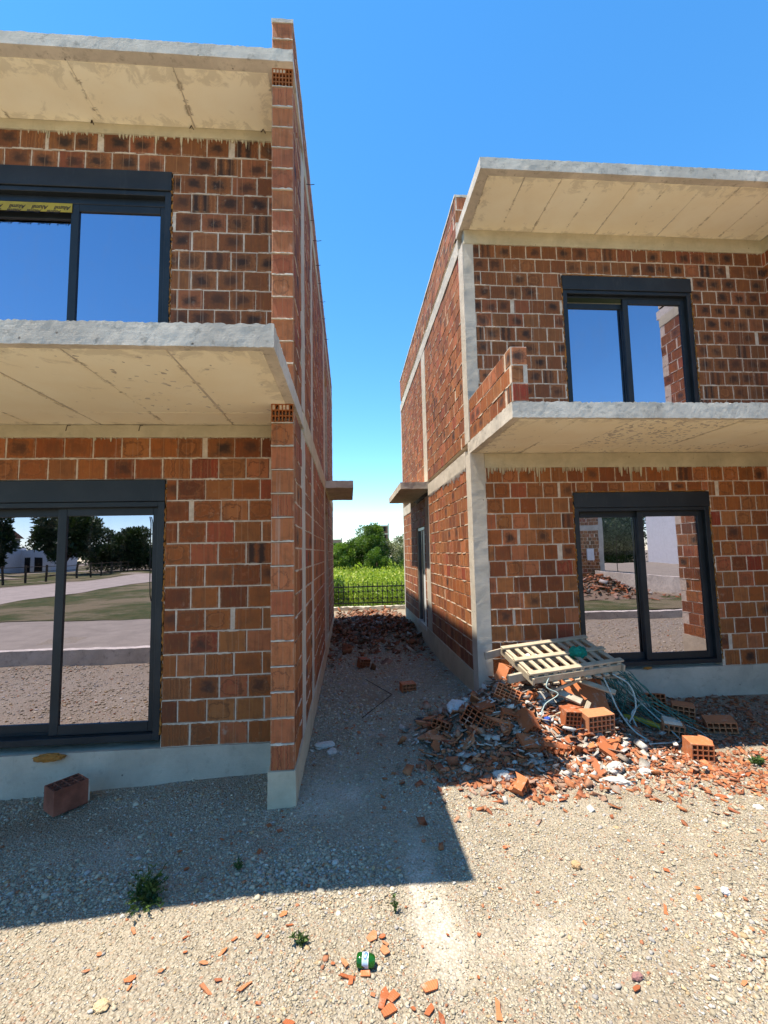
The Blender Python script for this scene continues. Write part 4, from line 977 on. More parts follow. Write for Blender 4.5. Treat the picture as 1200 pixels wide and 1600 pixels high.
M['dark_clay'] = plain('dark_clay', (.33, .11, .065), .85, .2, 0, 40, .003, .5)
block('dark hollow brick standing cells up with white mortar end by the near plinth', (-2.40, 4.13, -.065), (math.radians(90), 0, math.radians(52)), .25, .19, .19, 4, 3, 0, 1, (.122, .14, -.085, .085, .005, .185), 'dark_clay')
bpy.data.objects['hollow_brick'].location = (-2.44, 4.17, .03)
block('lit hollow brick with open grid of cells facing forward on the heap', (2.48, 4.58, .11), (.10, -.03, .10), .29, .20, .21, 6, 4, .15, 2)
block('upright half hollow brick with open cells under the leaning pale batten', (2.20, 4.58, .13), (.1, .1, .05), .17, .12, .22, 4, 5, .3, 3)
block('small sunlit hollow brick standing alone in front of the shadow', (3.24, 4.17, .005), (.03, .02, -.25), .19, .20, .15, 4, 3, .1, 4)
block('broken hollow brick leaning behind the small lit hollow brick', (3.38, 4.30, .005), (.3, .3, -.5), .12, .16, .12, 3, 2, .5, 5)
block('ribbed hollow brick with its grid end down in the heap shade', (1.24, 4.72, .13), (-.5, .45, -.55), .30, .19, .19, 5, 4, 0, 6)
block('large tilted hollow brick highest in the heap shade', (1.66, 4.92, .33), (-.75, .35, -.5), .26, .16, .15, 5, 4, .1, 7)
block('broken hollow brick with cells facing forward below the highest tilted one', (1.42, 4.85, .20), (.15, -.2, .15), .19, .15, .16, 4, 4, .35, 8)
block('second broken hollow brick with cells showing beside the shaded grid one', (1.60, 4.74, .19), (.2, .3, -.1), .17, .13, .13, 4, 3, .45, 9)
block('narrow ribbed hollow brick slanting down the heap', (1.73, 4.62, .19), (.65, .5, .4), .11, .24, .15, 2, 3, .2, 10)
block('flat ribbed hollow brick outermost on the alley side of the heap', (.97, 4.93, .07), (-.35, .15, -.6), .20, .20, .09, 4, 2, .1, 11)
block('hollow brick standing against the corner column beneath the pallet', (1.82, 5.42, .40), (.25, .35, .6), .24, .19, .19, 5, 4, .2, 12)
block('fallen clay panel lying shaded across the foot of the heap', (1.76, 4.42, .11), (.35, .15, .15), .32, .22, .035, 6, 1, .2, 13)
block('ribbed brick propped against the cables behind the yellow conduit', (3.62, 5.33, .02), (-.25, .0, -.3), .25, .19, .19, 5, 4, .05, 14)
block('hollow brick with open cells next to the ribbed one behind the yellow conduit', (3.80, 5.08, .02), (.05, .05, -.55), .22, .17, .15, 4, 3, .1, 15)
block('flat hollow brick lying in the house shadow farthest from the heap', (3.95, 4.72, .01), (.05, -.12, -.5), .27, .22, .11, 5, 2, 0, 16)
block('shaded brick with white mortar on top near the hanging conduits', (3.35, 4.66, .02), (.1, .1, -.4), .20, .15, .12, 4, 2, .2, 17, (-.09, .07, -.06, .06, .112, .145))
block('whole dark red brick lying alone in the middle of the alley', (.80, 6.50, .005), (0, 0, .15), .20, .17, .13, 4, 3, 0, 18)
block('broken brick with a snapped corner farther up the alley', (.19, 8.0, .01), (.1, .2, .5), .20, .17, .15, 4, 3, .4, 19)
block('stack of split clay ribs in the sun below the lit hollow brick', (2.40, 4.27, .05), (.5, -.25, .75), .13, .26, .05, 3, 1, .3, 20)
block('lit clay tile with white mortar on its lower edge', (1.87, 4.26, .08), (.85, .1, -.25), .20, .035, .17, 4, 1, 0, 21)
block('large orange corner fragment of brick in the sun at the foot of the heap', (1.36, 3.77, .02), (.2, -.6, .6), .12, .15, .13, 2, 2, .5, 22)
block('sunlit upright clay fragment below the large tilted brick', (1.90, 4.93, .30), (.5, .3, .3), .13, .03, .16, 3, 1, 0, 23)
block('shaded long clay strip lying low on the alley side of the heap', (.93, 4.68, .04), (.1, .1, -.2), .27, .10, .05, 5, 1, .1, 24)
block('split clay strip leaning over the ribbed brick in the heap shade', (1.46, 4.66, .21), (.2, .15, -.45), .30, .06, .05, 6, 1, .1, 25)
block('red hollow brick half buried below the grey concrete under the pallet', (2.32, 4.78, .22), (.1, -.1, .05), .22, .17, .10, 4, 2, .1, 26)
block('broad clay panel sloping under the pallet slats', (2.60, 5.02, .36), (.75, .1, -.1), .45, .42, .03, 9, 1, .1, 27)

# ------------------------------------------------------------------ pallet, battens, cables
P = thing('wooden_pallet', 'pale wooden pallet lying tilted on top of the rubble heap against the wall', 'pallet', (2.42, 5.17, .735), (math.radians(14), math.radians(-3.5), math.radians(7)))
P.scale = (.93, .93, .93)
def lboard(name, x0, x1, y0, y1, z0, z1, parent, skew=0.0, mat='wood'):
    mb = MB(); mb.bbox(-(x1 - x0) / 2, (x1 - x0) / 2, -(y1 - y0) / 2, (y1 - y0) / 2, 0, z1 - z0, .002)
    o = mb.build(name, M[mat], parent, world=False); o.location = ((x0 + x1) / 2, (y0 + y1) / 2, z0); o.rotation_euler = (0, 0, skew); return o
rd = random.Random(5)
for i in range(10):
    x = -.58 + i * .122 + rd.uniform(-.01, .01); lboard('slat', x, x + .052, -.37, .37, 0, .018, P, rd.uniform(-.03, .03))
for y in (-.33, .0, .335): lboard('cross_board', -.62, .62, y - .036, y + .036, .0195, .042, P, rd.uniform(-.012, .012))
for x in (-.60, .585): lboard('side_board', x, x + .024, -.40, .40, -.085, -.004, P)
for y in (-.36, .0, .35): lboard('stringer', -.57, .57, y - .022, y + .022, -.075, -.002, P)
for i in range(8):
    x = -.45 + i * .13 + rd.uniform(-.02, .02); lboard('slat', x, x + .07, -.42, -.25 + rd.uniform(0, .06), -.098, -.078, P, rd.uniform(-.05, .05))
def plank(label, a, b, w, t, roll=0.0, mat='wood', name='plank'):
    a, b = Vector(a), Vector(b); d = b - a; mb = MB(); mb.bbox(0, d.length, -w / 2, w / 2, -t / 2, t / 2, .002)
    o = mb.build(name, M[mat]); o.location = a; q = d.to_track_quat('X', 'Z'); o.rotation_euler = (q.to_matrix() @ Matrix.Rotation(roll, 3, 'X')).to_euler(); return tag(o, label, 'plank')
plank('weathered plank end sticking out beside the corner column', (1.63, 5.50, .69), (2.10, 5.60, .76), .025, .085, 0, 'greywood')
plank('thick pale beam end under the near corner of the pallet', (1.72, 4.95, .56), (2.30, 5.12, .60), .05, .085, 0, 'greywood')
plank('slim light batten crossing the heap below the pallet', (2.13, 4.83, .44), (2.62, 4.93, .57), .03, .028)
plank('short split board end jutting toward the viewer under the pallet', (2.50, 5.0, .52), (2.80, 4.72, .44), .06, .022, .5)
plank('short grey board wedged between concrete and the slim batten', (2.20, 4.95, .44), (2.42, 4.72, .36), .07, .03, .6, 'greywood')
plank('pale batten leaning between the two hollow bricks', (2.26, 4.52, .15), (2.50, 4.72, .36), .045, .02, .7)
plank('long board slanting down the cables from the pallet', (2.85, 5.30, .50), (3.45, 5.15, .14), .09, .025, .4, 'greywood')
plank('board end under the far corner of the pallet', (2.75, 4.95, .55), (3.20, 5.1, .50), .08, .022, .2)
plank('grey stick lying on the shaded foot of the heap', (1.10, 4.12, .02), (1.02, 4.36, .05), .022, .016, 0, 'greywood', 'stick')
plank('whitish splinter beside the grey stick', (1.15, 4.20, .03), (1.20, 4.38, .06), .02, .012, 0, 'wood', 'stick')
plank('short white batten lying across bricks at the heap top', (1.98, 4.62, .24), (2.24, 4.74, .27), .025, .02)
def smooth_path(pts, n=8):
    P_ = [Vector(p) for p in pts]; P_ = [P_[0] * 2 - P_[1]] + P_ + [P_[-1] * 2 - P_[-2]]; out = []
    for i in range(1, len(P_) - 2):
        for k in range(n):
            t = k / n; a, b, c, d = P_[i - 1:i + 3]
            out.append(.5 * ((2 * b) + (c - a) * t + (2 * a - 5 * b + 4 * c - d) * t * t + (3 * b - a - 3 * c + d) * t ** 3))
    return out + [P_[-2]]
def cable(label, pts, r, mat, name='cable', cat='cable'):
    mb = MB(); mb.tube(smooth_path(pts), r, 7); return tag(mb.build(name, M[mat], smooth=True), label, cat)
rd = random.Random(21)
mb = MB()
for i in range(46):                       # one tangle of flat packing straps
    a = (rd.uniform(2.75, 3.12), rd.uniform(4.85, 5.3), rd.uniform(.50, .64)); e = (a[0] + rd.uniform(.15, .75), a[1] - rd.uniform(-.1, .45), rd.uniform(.02, .10))
    m1 = (a[0] + rd.uniform(.02, .2), a[1] - rd.uniform(0, .12), a[2] - rd.uniform(.05, .2)); m2 = ((a[0] + e[0]) / 2 + rd.uniform(-.1, .1), (a[1] + e[1]) / 2 + rd.uniform(-.1, .1), rd.uniform(.1, .3))
    mb.tube(smooth_path([a, m1, m2, e], 6), rd.uniform(.003, .006), 5)
tag(mb.build('strap_tangle', M['strap'], smooth=True), 'tangle of dark green packing straps hanging down from the pallet corner', 'straps', kind='thing')
cable('pale conduit hanging nearest to the middle of the pallet edge', [(2.72, 4.80, .58), (2.75, 4.74, .45), (2.79, 4.68, .28), (2.86, 4.55, .12), (2.95, 4.42, .05)], .009, 'pale_cable')
cable('pale conduit hanging in a bow beside the green straps', [(2.85, 4.85, .60), (2.98, 4.75, .50), (3.0, 4.70, .30), (2.90, 4.68, .14)], .009, 'pale_cable')
cable('pale conduit bending over the bricks beside the yellow conduit', [(3.02, 4.72, .05), (3.0, 4.78, .18), (3.08, 4.82, .24), (3.2, 4.9, .26)], .010, 'pale_cable')
cable('long grey cable snaking from the straps onto the gravel', [(2.95, 4.92, .5), (3.2, 4.8, .22), (3.3, 4.62, .08), (3.28, 4.45, .03), (3.05, 4.38, .05), (2.8, 4.38, .05)], .007, 'pale_cable')
cable('thin grey cable ending near the small lit brick', [(3.05, 5.0, .45), (3.4, 4.85, .14), (3.62, 4.62, .05), (3.55, 4.40, .02)], .006, 'pale_cable')
cable('yellow corrugated conduit lying in the heap shade', [(3.02, 4.98, .10), (3.15, 4.88, .09), (3.30, 4.74, .055), (3.42, 4.66, .04)], .028, 'yellow', 'conduit')
cable('black cable reaching from the heap to the alley gravel', [(1.82, 5.45, .48), (1.70, 5.25, .42), (1.50, 5.32, .22), (1.33, 5.30, .12)], .007, 'black')
cable('green cable drooping over the hollow brick at the column', [(1.98, 5.35, .62), (1.85, 5.15, .52), (1.78, 4.98, .40), (1.66, 4.90, .47)], .007, 'strap')
cable('light cable draped down the heap below the pallet', [(2.12, 4.80, .62), (2.06, 4.75, .52), (2.16, 4.70, .46), (2.0, 4.66, .38), (1.93, 4.62, .28)], .006, 'pale_cable')
cable('long thin steel rod bent in a corner on the alley floor', [(.22, 7.15, .03), (.55, 6.38, .025)], .005, 'rebar', 'steel_rod', 'rod')
cable('second thin rod running from the corner toward the fin', [(.56, 6.36, .025), (.13, 5.55, .02)], .005, 'rebar', 'steel_rod', 'rod')
chunk('plastic_scrap', 'bright blue plastic scrap in a gap of the heap', 'scrap', (1.99, 4.63, .24), (.04, .03, .022), 31, PALE, mat='blue_plastic')
chunk('net_bundle', 'bunch of bright green netting caught between the pallet slats', 'netting', (2.62, 5.16, .765), (.10, .08, .065), 32, PALE, mat='green_net')
chunk('plastic_scrap', 'crumpled white plastic under the pallet slats', 'scrap', (2.13, 5.28, .72), (.09, .07, .03), 33, PALE, mat='white_plastic')
chunk('plastic_sheet', 'dark piece of plastic lying in a hollow left of the sack', 'scrap', (.83, 5.32, .045), (.11, .07, .012), 34, PALE, mat='black')

# ------------------------------------------------------------------ cut green bottle
BT = thing('bottle', 'cut off green bottle piece with blue and white label lying on the gravel', 'bottle', (.055, 2.335, .030), (0, 0, math.radians(-8)))
gm = Mt('green_bottle'); gm_ = gm.done((.02, .20, .03), .12, None, .5, Transmission_Weight=.75, IOR=1.35)
mb = MB(); prof = [(-.046, .0), (-.046, .020), (-.042, .0275), (-.030, .0295), (.012, .0295), (.026, .0285), (.036, .024), (.042, .017)]; nn = 28; V = []; F = []
for i, (x, r) in enumerate(prof):
    for k in range(nn):
        th = 2 * math.pi * k / nn; rr = r * (1 + .05 * math.sin(3 * th + x * 60)); V.append((x, rr * math.cos(th), rr * math.sin(th) * .96))
for i in range(len(prof) - 1):
    for k in range(nn): F.append((i * nn + k, (i + 1) * nn + k, (i + 1) * nn + (k + 1) % nn, i * nn + (k + 1) % nn))
mb.add(V, F); mb.build('bottle_body', gm_, BT, smooth=True, world=False)
lm = Mt('bottle_label'); uv = lm.n('SeparateXYZ', {0: lm.n('UVMap', uv_map='UVMap').outputs[0]}); U_, V_ = uv.outputs[0], uv.outputs[1]
cu_, cv_ = lm.math('SUBTRACT', U_, .52), lm.math('MULTIPLY', lm.math('SUBTRACT', V_, .60), 2.2)
dd = lm.math('SQRT', lm.math('ADD', lm.math('MULTIPLY', cu_, cu_), lm.math('MULTIPLY', cv_, cv_)))
ang = lm.math('ARCTAN2', cv_, cu_); spi = lm.math('SINE', lm.math('ADD', lm.math('MULTIPLY', dd, 17.0), ang))
lc = lm.mix(lm.map(spi, -.1, .5), (.02, .09, .38), (.45, .56, .68)); lc = lm.mix(lm.map(dd, .40, .46), lc, (.30, .44, .62)); lc = lm.mix(lm.map(V_, .36, .40, 1, 0), lc, (.32, .42, .55))
edge = lm.math('MAXIMUM', lm.map(U_, .06, .05), lm.map(U_, .93, .95)); lc = lm.mix(edge, lc, (.75, .76, .72))
lmat = lm.done(lc, .4)
mb = MB(); V = []; F = []; UVs = []
for i in range(2):
    for k in range(21):
        th = -1.9 + 3.6 * k / 20; V.append((-.018 + .030 * i, .0302 * (1 + .05 * math.sin(3 * (th + 1.2))) * math.sin(th + .45 - math.pi * .25), .0300 * .98 * math.cos(th + .45 - math.pi * .25)))
for k in range(20): F.append((k, k + 1, 21 + k + 1, 21 + k)); UVs.append([(0, k / 20), (0, (k + 1) / 20), (1, (k + 1) / 20), (1, k / 20)])
mb.add(V, F, (.5, .5, .5, 1), 0, UVs); mb.build('bottle_label', lmat, BT, smooth=True, world=False)

# ------------------------------------------------------------------ plants
def leaf_mesh(name, P_, D_, size, colv, mat, parent=None, kind=None, ratio=.45):
    """one kite shaped leaf per point; D_ is the leaf direction"""
    n = len(P_); D_ = D_ / np.linalg.norm(D_, axis=1)[:, None]; r_ = rng.normal(size=(n, 3)); S = np.cross(D_, r_); S /= np.linalg.norm(S, axis=1)[:, None]; N_ = np.cross(D_, S)
    s = size[:, None]
    V = np.stack([P_, P_ + D_ * s * .5 + S * s * ratio * .5 + N_ * s * .06, P_ + D_ * s + N_ * s * -.05, P_ + D_ * s * .5 - S * s * ratio * .5 + N_ * s * .06], 1).reshape(-1, 3)
    F_ = np.arange(4 * n).reshape(n, 4); c = np.repeat(np.clip(colv, 0, 1), 4)
    o = np_mesh(name, V, F_, mat, parent, col=np.stack([c, c, c], 1))
    if kind: o['kind'] = kind
    return o
def herb(label, x, y, n, h, spread, leaf, seed, erect=.5):
    rd = random.Random(seed); z = sv(x, y); o = thing('weed_plant', label, 'weed', (x, y, z)); mb = MB(); PP = []; DD = []; SS = []
    for i in range(n):
        th = rd.uniform(0, 6.28); el = rd.uniform(.15, 1.2) if rd.random() > erect else rd.uniform(.8, 1.5); L = h * rd.uniform(.5, 1.1)
        d = Vector((math.cos(th) * math.cos(el), math.sin(th) * math.cos(el), math.sin(el))); e = d * L; e.x *= spread; e.y *= spread
        pts = [Vector((0, 0, 0)), e * .5 + Vector((0, 0, L * .08)), e]; mb.tube([tuple(p + Vector((x, y, z))) for p in smooth_path(pts, 4)], .0018, 4)
        for k in range(rd.randint(5, 9)):
            t = rd.uniform(.25, 1); q = e * t + Vector((x, y, z + L * .08 * (1 - abs(2 * t - 1)))); PP.append(q); a = rd.uniform(0, 6.28)
            DD.append(d * .6 + Vector((math.cos(a), math.sin(a), rd.uniform(-.2, .6)))); SS.append(leaf * rd.uniform(.5, 1.2))
    mb.build('stem', M['herb'], o, smooth=True)
    leaf_mesh('foliage', np.array([tuple(p) for p in PP]), np.array([tuple(d) for d in DD]), np.array(SS), rng.random(len(PP)), M['herb'], o)
    return o
herb('bushy dark green weed growing across the shadow edge on the gravel', -1.20, 2.91, 52, .155, 1.0, .036, 1, .22)
herb('low spreading green weed near the green bottle in sunlight', -.29, 2.50, 9, .055, 1.1, .030, 2, .1)
herb('thin upright weed sprig growing just beyond the green bottle', .225, 2.63, 5, .10, .5, .022, 3, .7)
herb('tiny weed tuft in the shade between dark weed and fin', -.72, 3.09, 7, .05, 1, .025, 4, .2)
herb('grass tuft among the strewn shards at the edge of view', 3.65, 3.97, 16, .07, 1, .05, 5, .3)

def tree(name, label, cat, base, trunk_h, crown_c, crown_r, nleaf, leaf, mat, seed, group=None, lobes=26, limb=6, zs=(0, 1), light=.0):
    """tapered trunk with limbs; crown of leaves gathered in clumps through an uneven volume"""
    rd = random.Random(seed); rg = np.random.default_rng(seed); o = thing(name, label, cat, base, group=group)
    b = Vector(base); cc = Vector(crown_c); mb = MB(); r0 = max(.05, crown_r[2] * .07)
    mb.tube([b - Vector((0, 0, .1)), b + Vector((rd.uniform(-.1, .1), 0, trunk_h * .5)), b + Vector((0, rd.uniform(-.1, .1), trunk_h)), cc + Vector((0, 0, crown_r[2] * .4))], [r0, r0 * .8, r0 * .65, r0 * .2], 8)
    cl = []
    for i in range(lobes):
        v = rg.normal(size=3); v /= np.linalg.norm(v); rr = rg.uniform(.25, .92) ** .6
        cl.append((cc.x + v[0] * crown_r[0] * rr, cc.y + v[1] * crown_r[1] * rr, cc.z + v[2] * crown_r[2] * rr, rg.uniform(.20, .42), rg.uniform(-.22, .22)))
    for i in range(limb):
        e = cl[i * len(cl) // limb]; s_ = b + Vector((0, 0, trunk_h * rd.uniform(.5, 1))); m_ = (s_ + Vector(e[:3])) / 2 + Vector((0, 0, -.1))
        mb.tube([s_, m_, Vector(e[:3])], [r0 * .45, r0 * .3, r0 * .1], 6)
    mb.build('trunk', M['bark'], o, smooth=True)
    w = np.array([c[3] ** 2 for c in cl]); k = rg.choice(len(cl), nleaf, p=w / w.sum()); ca = np.array(cl)
    d = rg.normal(size=(nleaf, 3)); d /= np.linalg.norm(d, axis=1)[:, None]; rad = rg.random(nleaf) ** .42
    P_ = ca[k, :3] + d * rad[:, None] * ca[k, 3][:, None] * np.array(crown_r)[None]
    P_[:, 2] = np.maximum(P_[:, 2], b.z + .05)
    leaf_mesh('crown', P_, d + rg.normal(size=(nleaf, 3)) * .6 + np.array((0, 0, .15)), leaf * rg.uniform(.6, 1.3, nleaf), .45 + ca[k, 4] + rg.uniform(-.3, .3, nleaf) + light, mat, o)
    return o

# ================================================================== beyond the alley
def sheet(name, x0, x1, y0, y1, z, mat, nx=2, ny=2, amp=0.0, seed=0, kind='structure', pts=None):
    X, Y = np.meshgrid(np.linspace(x0, x1, nx), np.linspace(y0, y1, ny), indexing='ij'); X = X.ravel(); Y = Y.ravel()
    Z = z + amp * fbm(np.stack([X * .3, Y * .3, 0 * X], 1), seed, 3)
    i = np.arange(nx * ny).reshape(nx, ny); F_ = np.stack([i[:-1, :-1].ravel(), i[1:, :-1].ravel(), i[1:, 1:].ravel(), i[:-1, 1:].ravel()], 1)
    return tag(np_mesh(name, np.stack([X, Y, Z], 1), F_, M[mat], smooth=True), kind=kind)
sheet('field', -60, 80, 16.4, 190, .0, 'meadow', 60, 80, .10, 2)
mb = MB(); rough_block(mb, -4.5, 5.5, 15.72, 15.95, -.1, .13, .08, .02, 5, .03, 0, 120)
tag(mb.build('fence_base', M['slab']), 'low crumbling concrete kerb under the iron fence at the alley end', 'low wall')
FN = thing('iron_fence', 'low black wrought iron fence with scrolls closing the far end of the alley', 'fence', (.5, 15.85, .1))
for z in (.245, .805):
    mb = MB(); mb.bbox(-4.4, 5.4, 15.838, 15.862, z - .02, z + .02, .002); mb.build('rail', M['iron'], FN)
nb = 58
for i in range(nb):
    x = -4.3 + i * .17; mb = MB(); mb.tube([(x, 15.85, .16), (x, 15.85, .90)], .013, 6); mb.tube([(x, 15.85, .90), (x, 15.85, .97)], [.018, .002], 6); mb.build('baluster', M['iron'], FN)
for i in range(56):
    x = -4.215 + i * .17; mb = MB()
    for sg in (1, -1):
        pts = [(x + sg * (.075 - .075 * t / 9 * math.cos(t * .75)), 15.84, (.36 if sg > 0 else .68) + sg * .06 * math.sin(t * .75) * (1 - t / 12) + sg * t * .008) for t in range(10)]
        mb.tube(smooth_path(pts, 3), .012, 5)
    mb.build('scroll', M['iron'], FN)
# tall weeds and creepers behind the fence: one mass
def weeds(name, n, xr, yr, hfun, leaf, seed, mat='weed', light=0.0):
    rg = np.random.default_rng(seed); x = rg.uniform(*xr, n); y = rg.uniform(*yr, n)
    q = fbm(np.stack([x * .8, y * .8, 0 * x], 1), seed, 3); q2 = fbm(np.stack([x * 2.4, y * 2.4, 0 * x], 1), seed + 1, 2)
    H_ = hfun(x, y) * (1 + .45 * q + .25 * q2); z = H_ * rg.random(n) ** .55
    D_ = rg.normal(size=(n, 3)) * .8 + np.array((0, 0, .7)); c = .42 + .35 * q + rg.uniform(-.3, .3, n) + light
    return leaf_mesh(name, np.stack([x, y, z], 1), D_, leaf * rg.uniform(.6, 1.4, n), c, M[mat], kind='stuff', ratio=.5)
weeds('undergrowth', 26000, (-2.5, 4.5), (15.98, 20), lambda x, y: .62 + .02 * (y - 16), .085, 1)
weeds('undergrowth', 26000, (-4, 6.5), (20, 34), lambda x, y: .70 + .01 * (y - 20), .15, 2, light=.15)
weeds('undergrowth', 12000, (-14, 18), (34, 60), lambda x, y: .9 + 0 * x, .32, 3, light=.1)
weeds('undergrowth', 2600, (-1.6, -.2), (15.9, 16.7), lambda x, y: 1.0 + 0 * x, .08, 4, 'tree', -.1)
tree('tree', 'bushy round topped tree standing alone in the green field beyond the fence', 'tree', (1.1, 35, 0), 1.2, (1.15, 35, 2.55), (1.75, 1.6, 1.75), 24000, .13, M['tree'], 11, lobes=34)
tree('shrub', 'broad low green shrub at the foot of the field tree', 'shrub', (-.7, 34, 0), .5, (-.7, 34, 1.35), (1.15, 1.2, 1.25), 12000, .13, M['tree'], 12, lobes=20, light=.18)
tree('shrub', 'leafy green shrub in front of the round topped field tree', 'shrub', (2.0, 33, 0), .4, (2.0, 33, 1.15), (1.0, 1.0, 1.1), 9000, .12, M['tree'], 13, lobes=18, light=.05)
tree('shrub', 'greyish half dry shrub beside the set-back house corner in the field', 'shrub', (3.9, 36, 0), .5, (3.9, 36, 1.75), (1.2, 1.3, 1.55), 9000, .12, M['shrub'], 14, lobes=24)
tree('shrub', 'dark green shrub below the greyish dry one in the field', 'shrub', (4.1, 31, 0), .3, (4.1, 31, 1.0), (.9, .9, 1.0), 8000, .11, M['tree'], 15, lobes=18)
for i, (x, y, h_, lb) in enumerate(((-7, 60, 5.0, 'far hedge tree behind the nearer house'), (13.5, 62, 4.2, 'far dark tree behind the greyish shrub'), (10.5, 75, 5.0, 'farthest tree showing over the greyish shrub'), (-3.4, 58, 3.4, 'far green bush at the fin side of the field tree'))):
    tree('tree', lb, 'tree', (x, y, 0), 1.2, (x, y, h_ * .55), (h_ * .55, h_ * .5, h_ * .48), 5000, .30, M['tree'], 40 + i, lobes=20)
def far_block(label, x0, x1, y0, y1, floors, fh, wall, openings, base=0.0):
    o = thing('distant_building', label, 'building', ((x0 + x1) / 2, y0, base))
    mb = MB(); hs = [(a, b, c, d) for a, b, c, d in openings]
    mb.box(x0 + .2, x1 - .2, y0 + .15, y1, base, base + floors * fh); mb.build('wall', M[wall], o)
    for k in range(floors + 1):
        mb = MB(); mb.box(x0, x1, y0, y1 + .1, base + k * fh - .18, base + k * fh + .18); mb.build('floor_slab', M['column'], o)
    for x in (x0, x1 - .45):
        mb = MB(); mb.box(x, x + .45, y0 + .02, y0 + .5, base, base + floors * fh + (.8 if x > x0 else 0)); mb.build('concrete_column', M['column'], o)
    for a, b, c, d in hs:
        mb = MB(); mb.box(a, b, y0 + .10, y0 + .3, c, d); mb.build('window_opening', M['dark'], o)  # solid dark box painting the shade inside an open window
    return o
M['red_block'] = plain('far_red_block', (.25, .11, .075), .9, .1, 0, 1.5, .01, .3); M['pink'] = plain('far_pink_render', (.50, .27, .22), .9, .1, 0, 2, .01, .2)
far_block('distant unfinished brick block with open dark windows beyond the field tree', 5.0, 13.4, 150, 160, 4, 2.75, 'red_block', [(10.8, 12.3, 6.3, 7.9), (10.8, 12.3, 9.1, 10.7), (7.5, 9.0, 9.1, 10.7)])
far_block('distant small pinkish building at the fin side of the field', -12, -2.6, 170, 180, 2, 3.6, 'pink', [(-6, -5, 4.6, 6)], 0)

# ================================================================== behind the photographer (seen in the panes)
mb = MB(); rough_block(mb, -24, 17, -.62, -.42, -.2, .20, .10, .008, 5, .012, 0, 130)
tag(mb.build('concrete_kerb', M['slab']), 'long low concrete kerb beam mirrored in the lower window panes', 'kerb')
sheet('yard', -40, 8, -9, -.64, .012, 'paving', 60, 20, .02, 5)
sheet('verge', -22, -4.5, -30, -6.2, .03, 'turf', 30, 40, .03, 6)
sheet('grass_strip', 7.2, 16, -5.6, -2.0, .03, 'turf', 20, 12, .03, 7)
# the lane running away behind
def ribbon(name, pts, z, mat):
    V = []; 
    for (a, b) in pts: V += [(*a, z), (*b, z)]
    return tag(np_mesh(name, V, [(2 * i, 2 * i + 1, 2 * i + 3, 2 * i + 2) for i in range(len(pts) - 1)], M[mat]), kind='structure')
ribbon('lane', [((-14.5, -2), (-26, -2)), ((-15.3, -12), (-24, -13)), ((-15.9, -29), (-23.3, -29)), ((-17, -49), (-24, -49)), ((-20, -90), (-27, -90))], .05, 'road')
sheet('pasture', -140, -25, -120, -4, .02, 'turf', 30, 30, .1, 8)
fl = thing('wire_fence', 'weathered post and wire fence along the lane mirrored in the low window', 'fence', (-28, -40, 0))
pp = [(-25.5, -22 - 3.2 * i if i < 4 else -22 - 3.2 * i) for i in range(18)]
pp = [(-26.2 - .13 * i * i * .06 - .36 * i, y) for i, (_, y) in enumerate(pp)]
for x, y in pp:
    mb = MB(); mb.bbox(x - .07, x + .07, y - .07, y + .07, -.1, 1.55, .01); mb.build('post', M['bark'], fl)
for z in (.45, .95, 1.4):
    mb = MB(); mb.tube([(x, y, z) for x, y in pp], .03, 5); mb.build('rail', M['bark'], fl)
tree('tree', 'large dark tree mirrored at the edge of the low window', 'tree', (-46, -51, 0), 2.2, (-46.5, -51, 4.8), (3.5, 3.6, 3.5), 16000, .46, M['dark_tree'], 21, lobes=26)
tree('tree', 'largest dark spreading tree mirrored in the low window', 'tree', (-36.5, -52, 0), 2.2, (-36.4, -52, 4.7), (3.7, 3.8, 3.5), 16000, .46, M['dark_tree'], 22, lobes=26)
tree('tree', 'second dark tree touching the largest one in the mirrored row', 'tree', (-33.0, -60, 0), 2.2, (-33.0, -60, 3.6), (4.0, 4.0, 2.7), 16000, .46, M['dark_tree'], 23, lobes=26)
tree('tree', 'small round tree by the lane fence mirrored between two panes', 'tree', (-34, -35, 0), 1.3, (-34, -35, 2.6), (1.3, 1.3, 1.2), 4000, .22, M['tree'], 24, lobes=14)
def shed(label, x0, x1, y0, y1, h_, doors, roof=None):
    o = thing('white_building', label, 'building', ((x0 + x1) / 2, y1, 0)); mb = MB(); mb.box(x0, x1, y0, y1, -.2, h_); mb.build('wall', M['white_wall'], o)
    for (ax, a, b, c, d) in doors:
        mb = MB()
        if ax == 'y': mb.bbox(a, b, y1 - .02, y1 + .04, c, d, .01)
        else: mb.bbox(x0 - .04, x0 + .02, a, b, c, d, .01)
        f = mb.build('window', M['frame'], o)
        mb = MB()
        if ax == 'y': mb.box(a + .1, b - .1, y1 + .04, y1 + .05, c + .1, d - .1)
        else: mb.box(x0 - .05, x0 - .04, a + .1, b - .1, c + .1, d - .1)
        mb.build('pane', M['dark'], f)
    if roof:
        mb = MB(); mb.add([(x0 - .5, y0 - .5, h_), (x1 + .5, y0 - .5, h_), (x1 + .5, y1 + .5, h_), (x0 - .5, y1 + .5, h_), (x0 - .5, (y0 + y1) / 2, h_ + roof), (x1 + .5, (y0 + y1) / 2, h_ + roof)], [(0, 1, 5, 4), (3, 4, 5, 2), (0, 4, 3), (1, 2, 5), (0, 3, 2, 1)]); mb.build('roof', M['roof_tile'], o)
    return o
shed('long low white building behind the lane fence, mirrored', -66, -52, -68, -60, 4.0, [])
shed('white flat building with two dark doors, mirrored', -54, -47.5, -74, -67, 3.6, [('y', -51.4, -50.5, .1, 2.4), ('y', -49.9, -48.8, .1, 2.4)])
shed('tall pale house with tiled roof behind the long white building', -78, -64, -84, -76, 6.2, [('y', -68.5, -66.5, 3.4, 5.2)], 2.2)
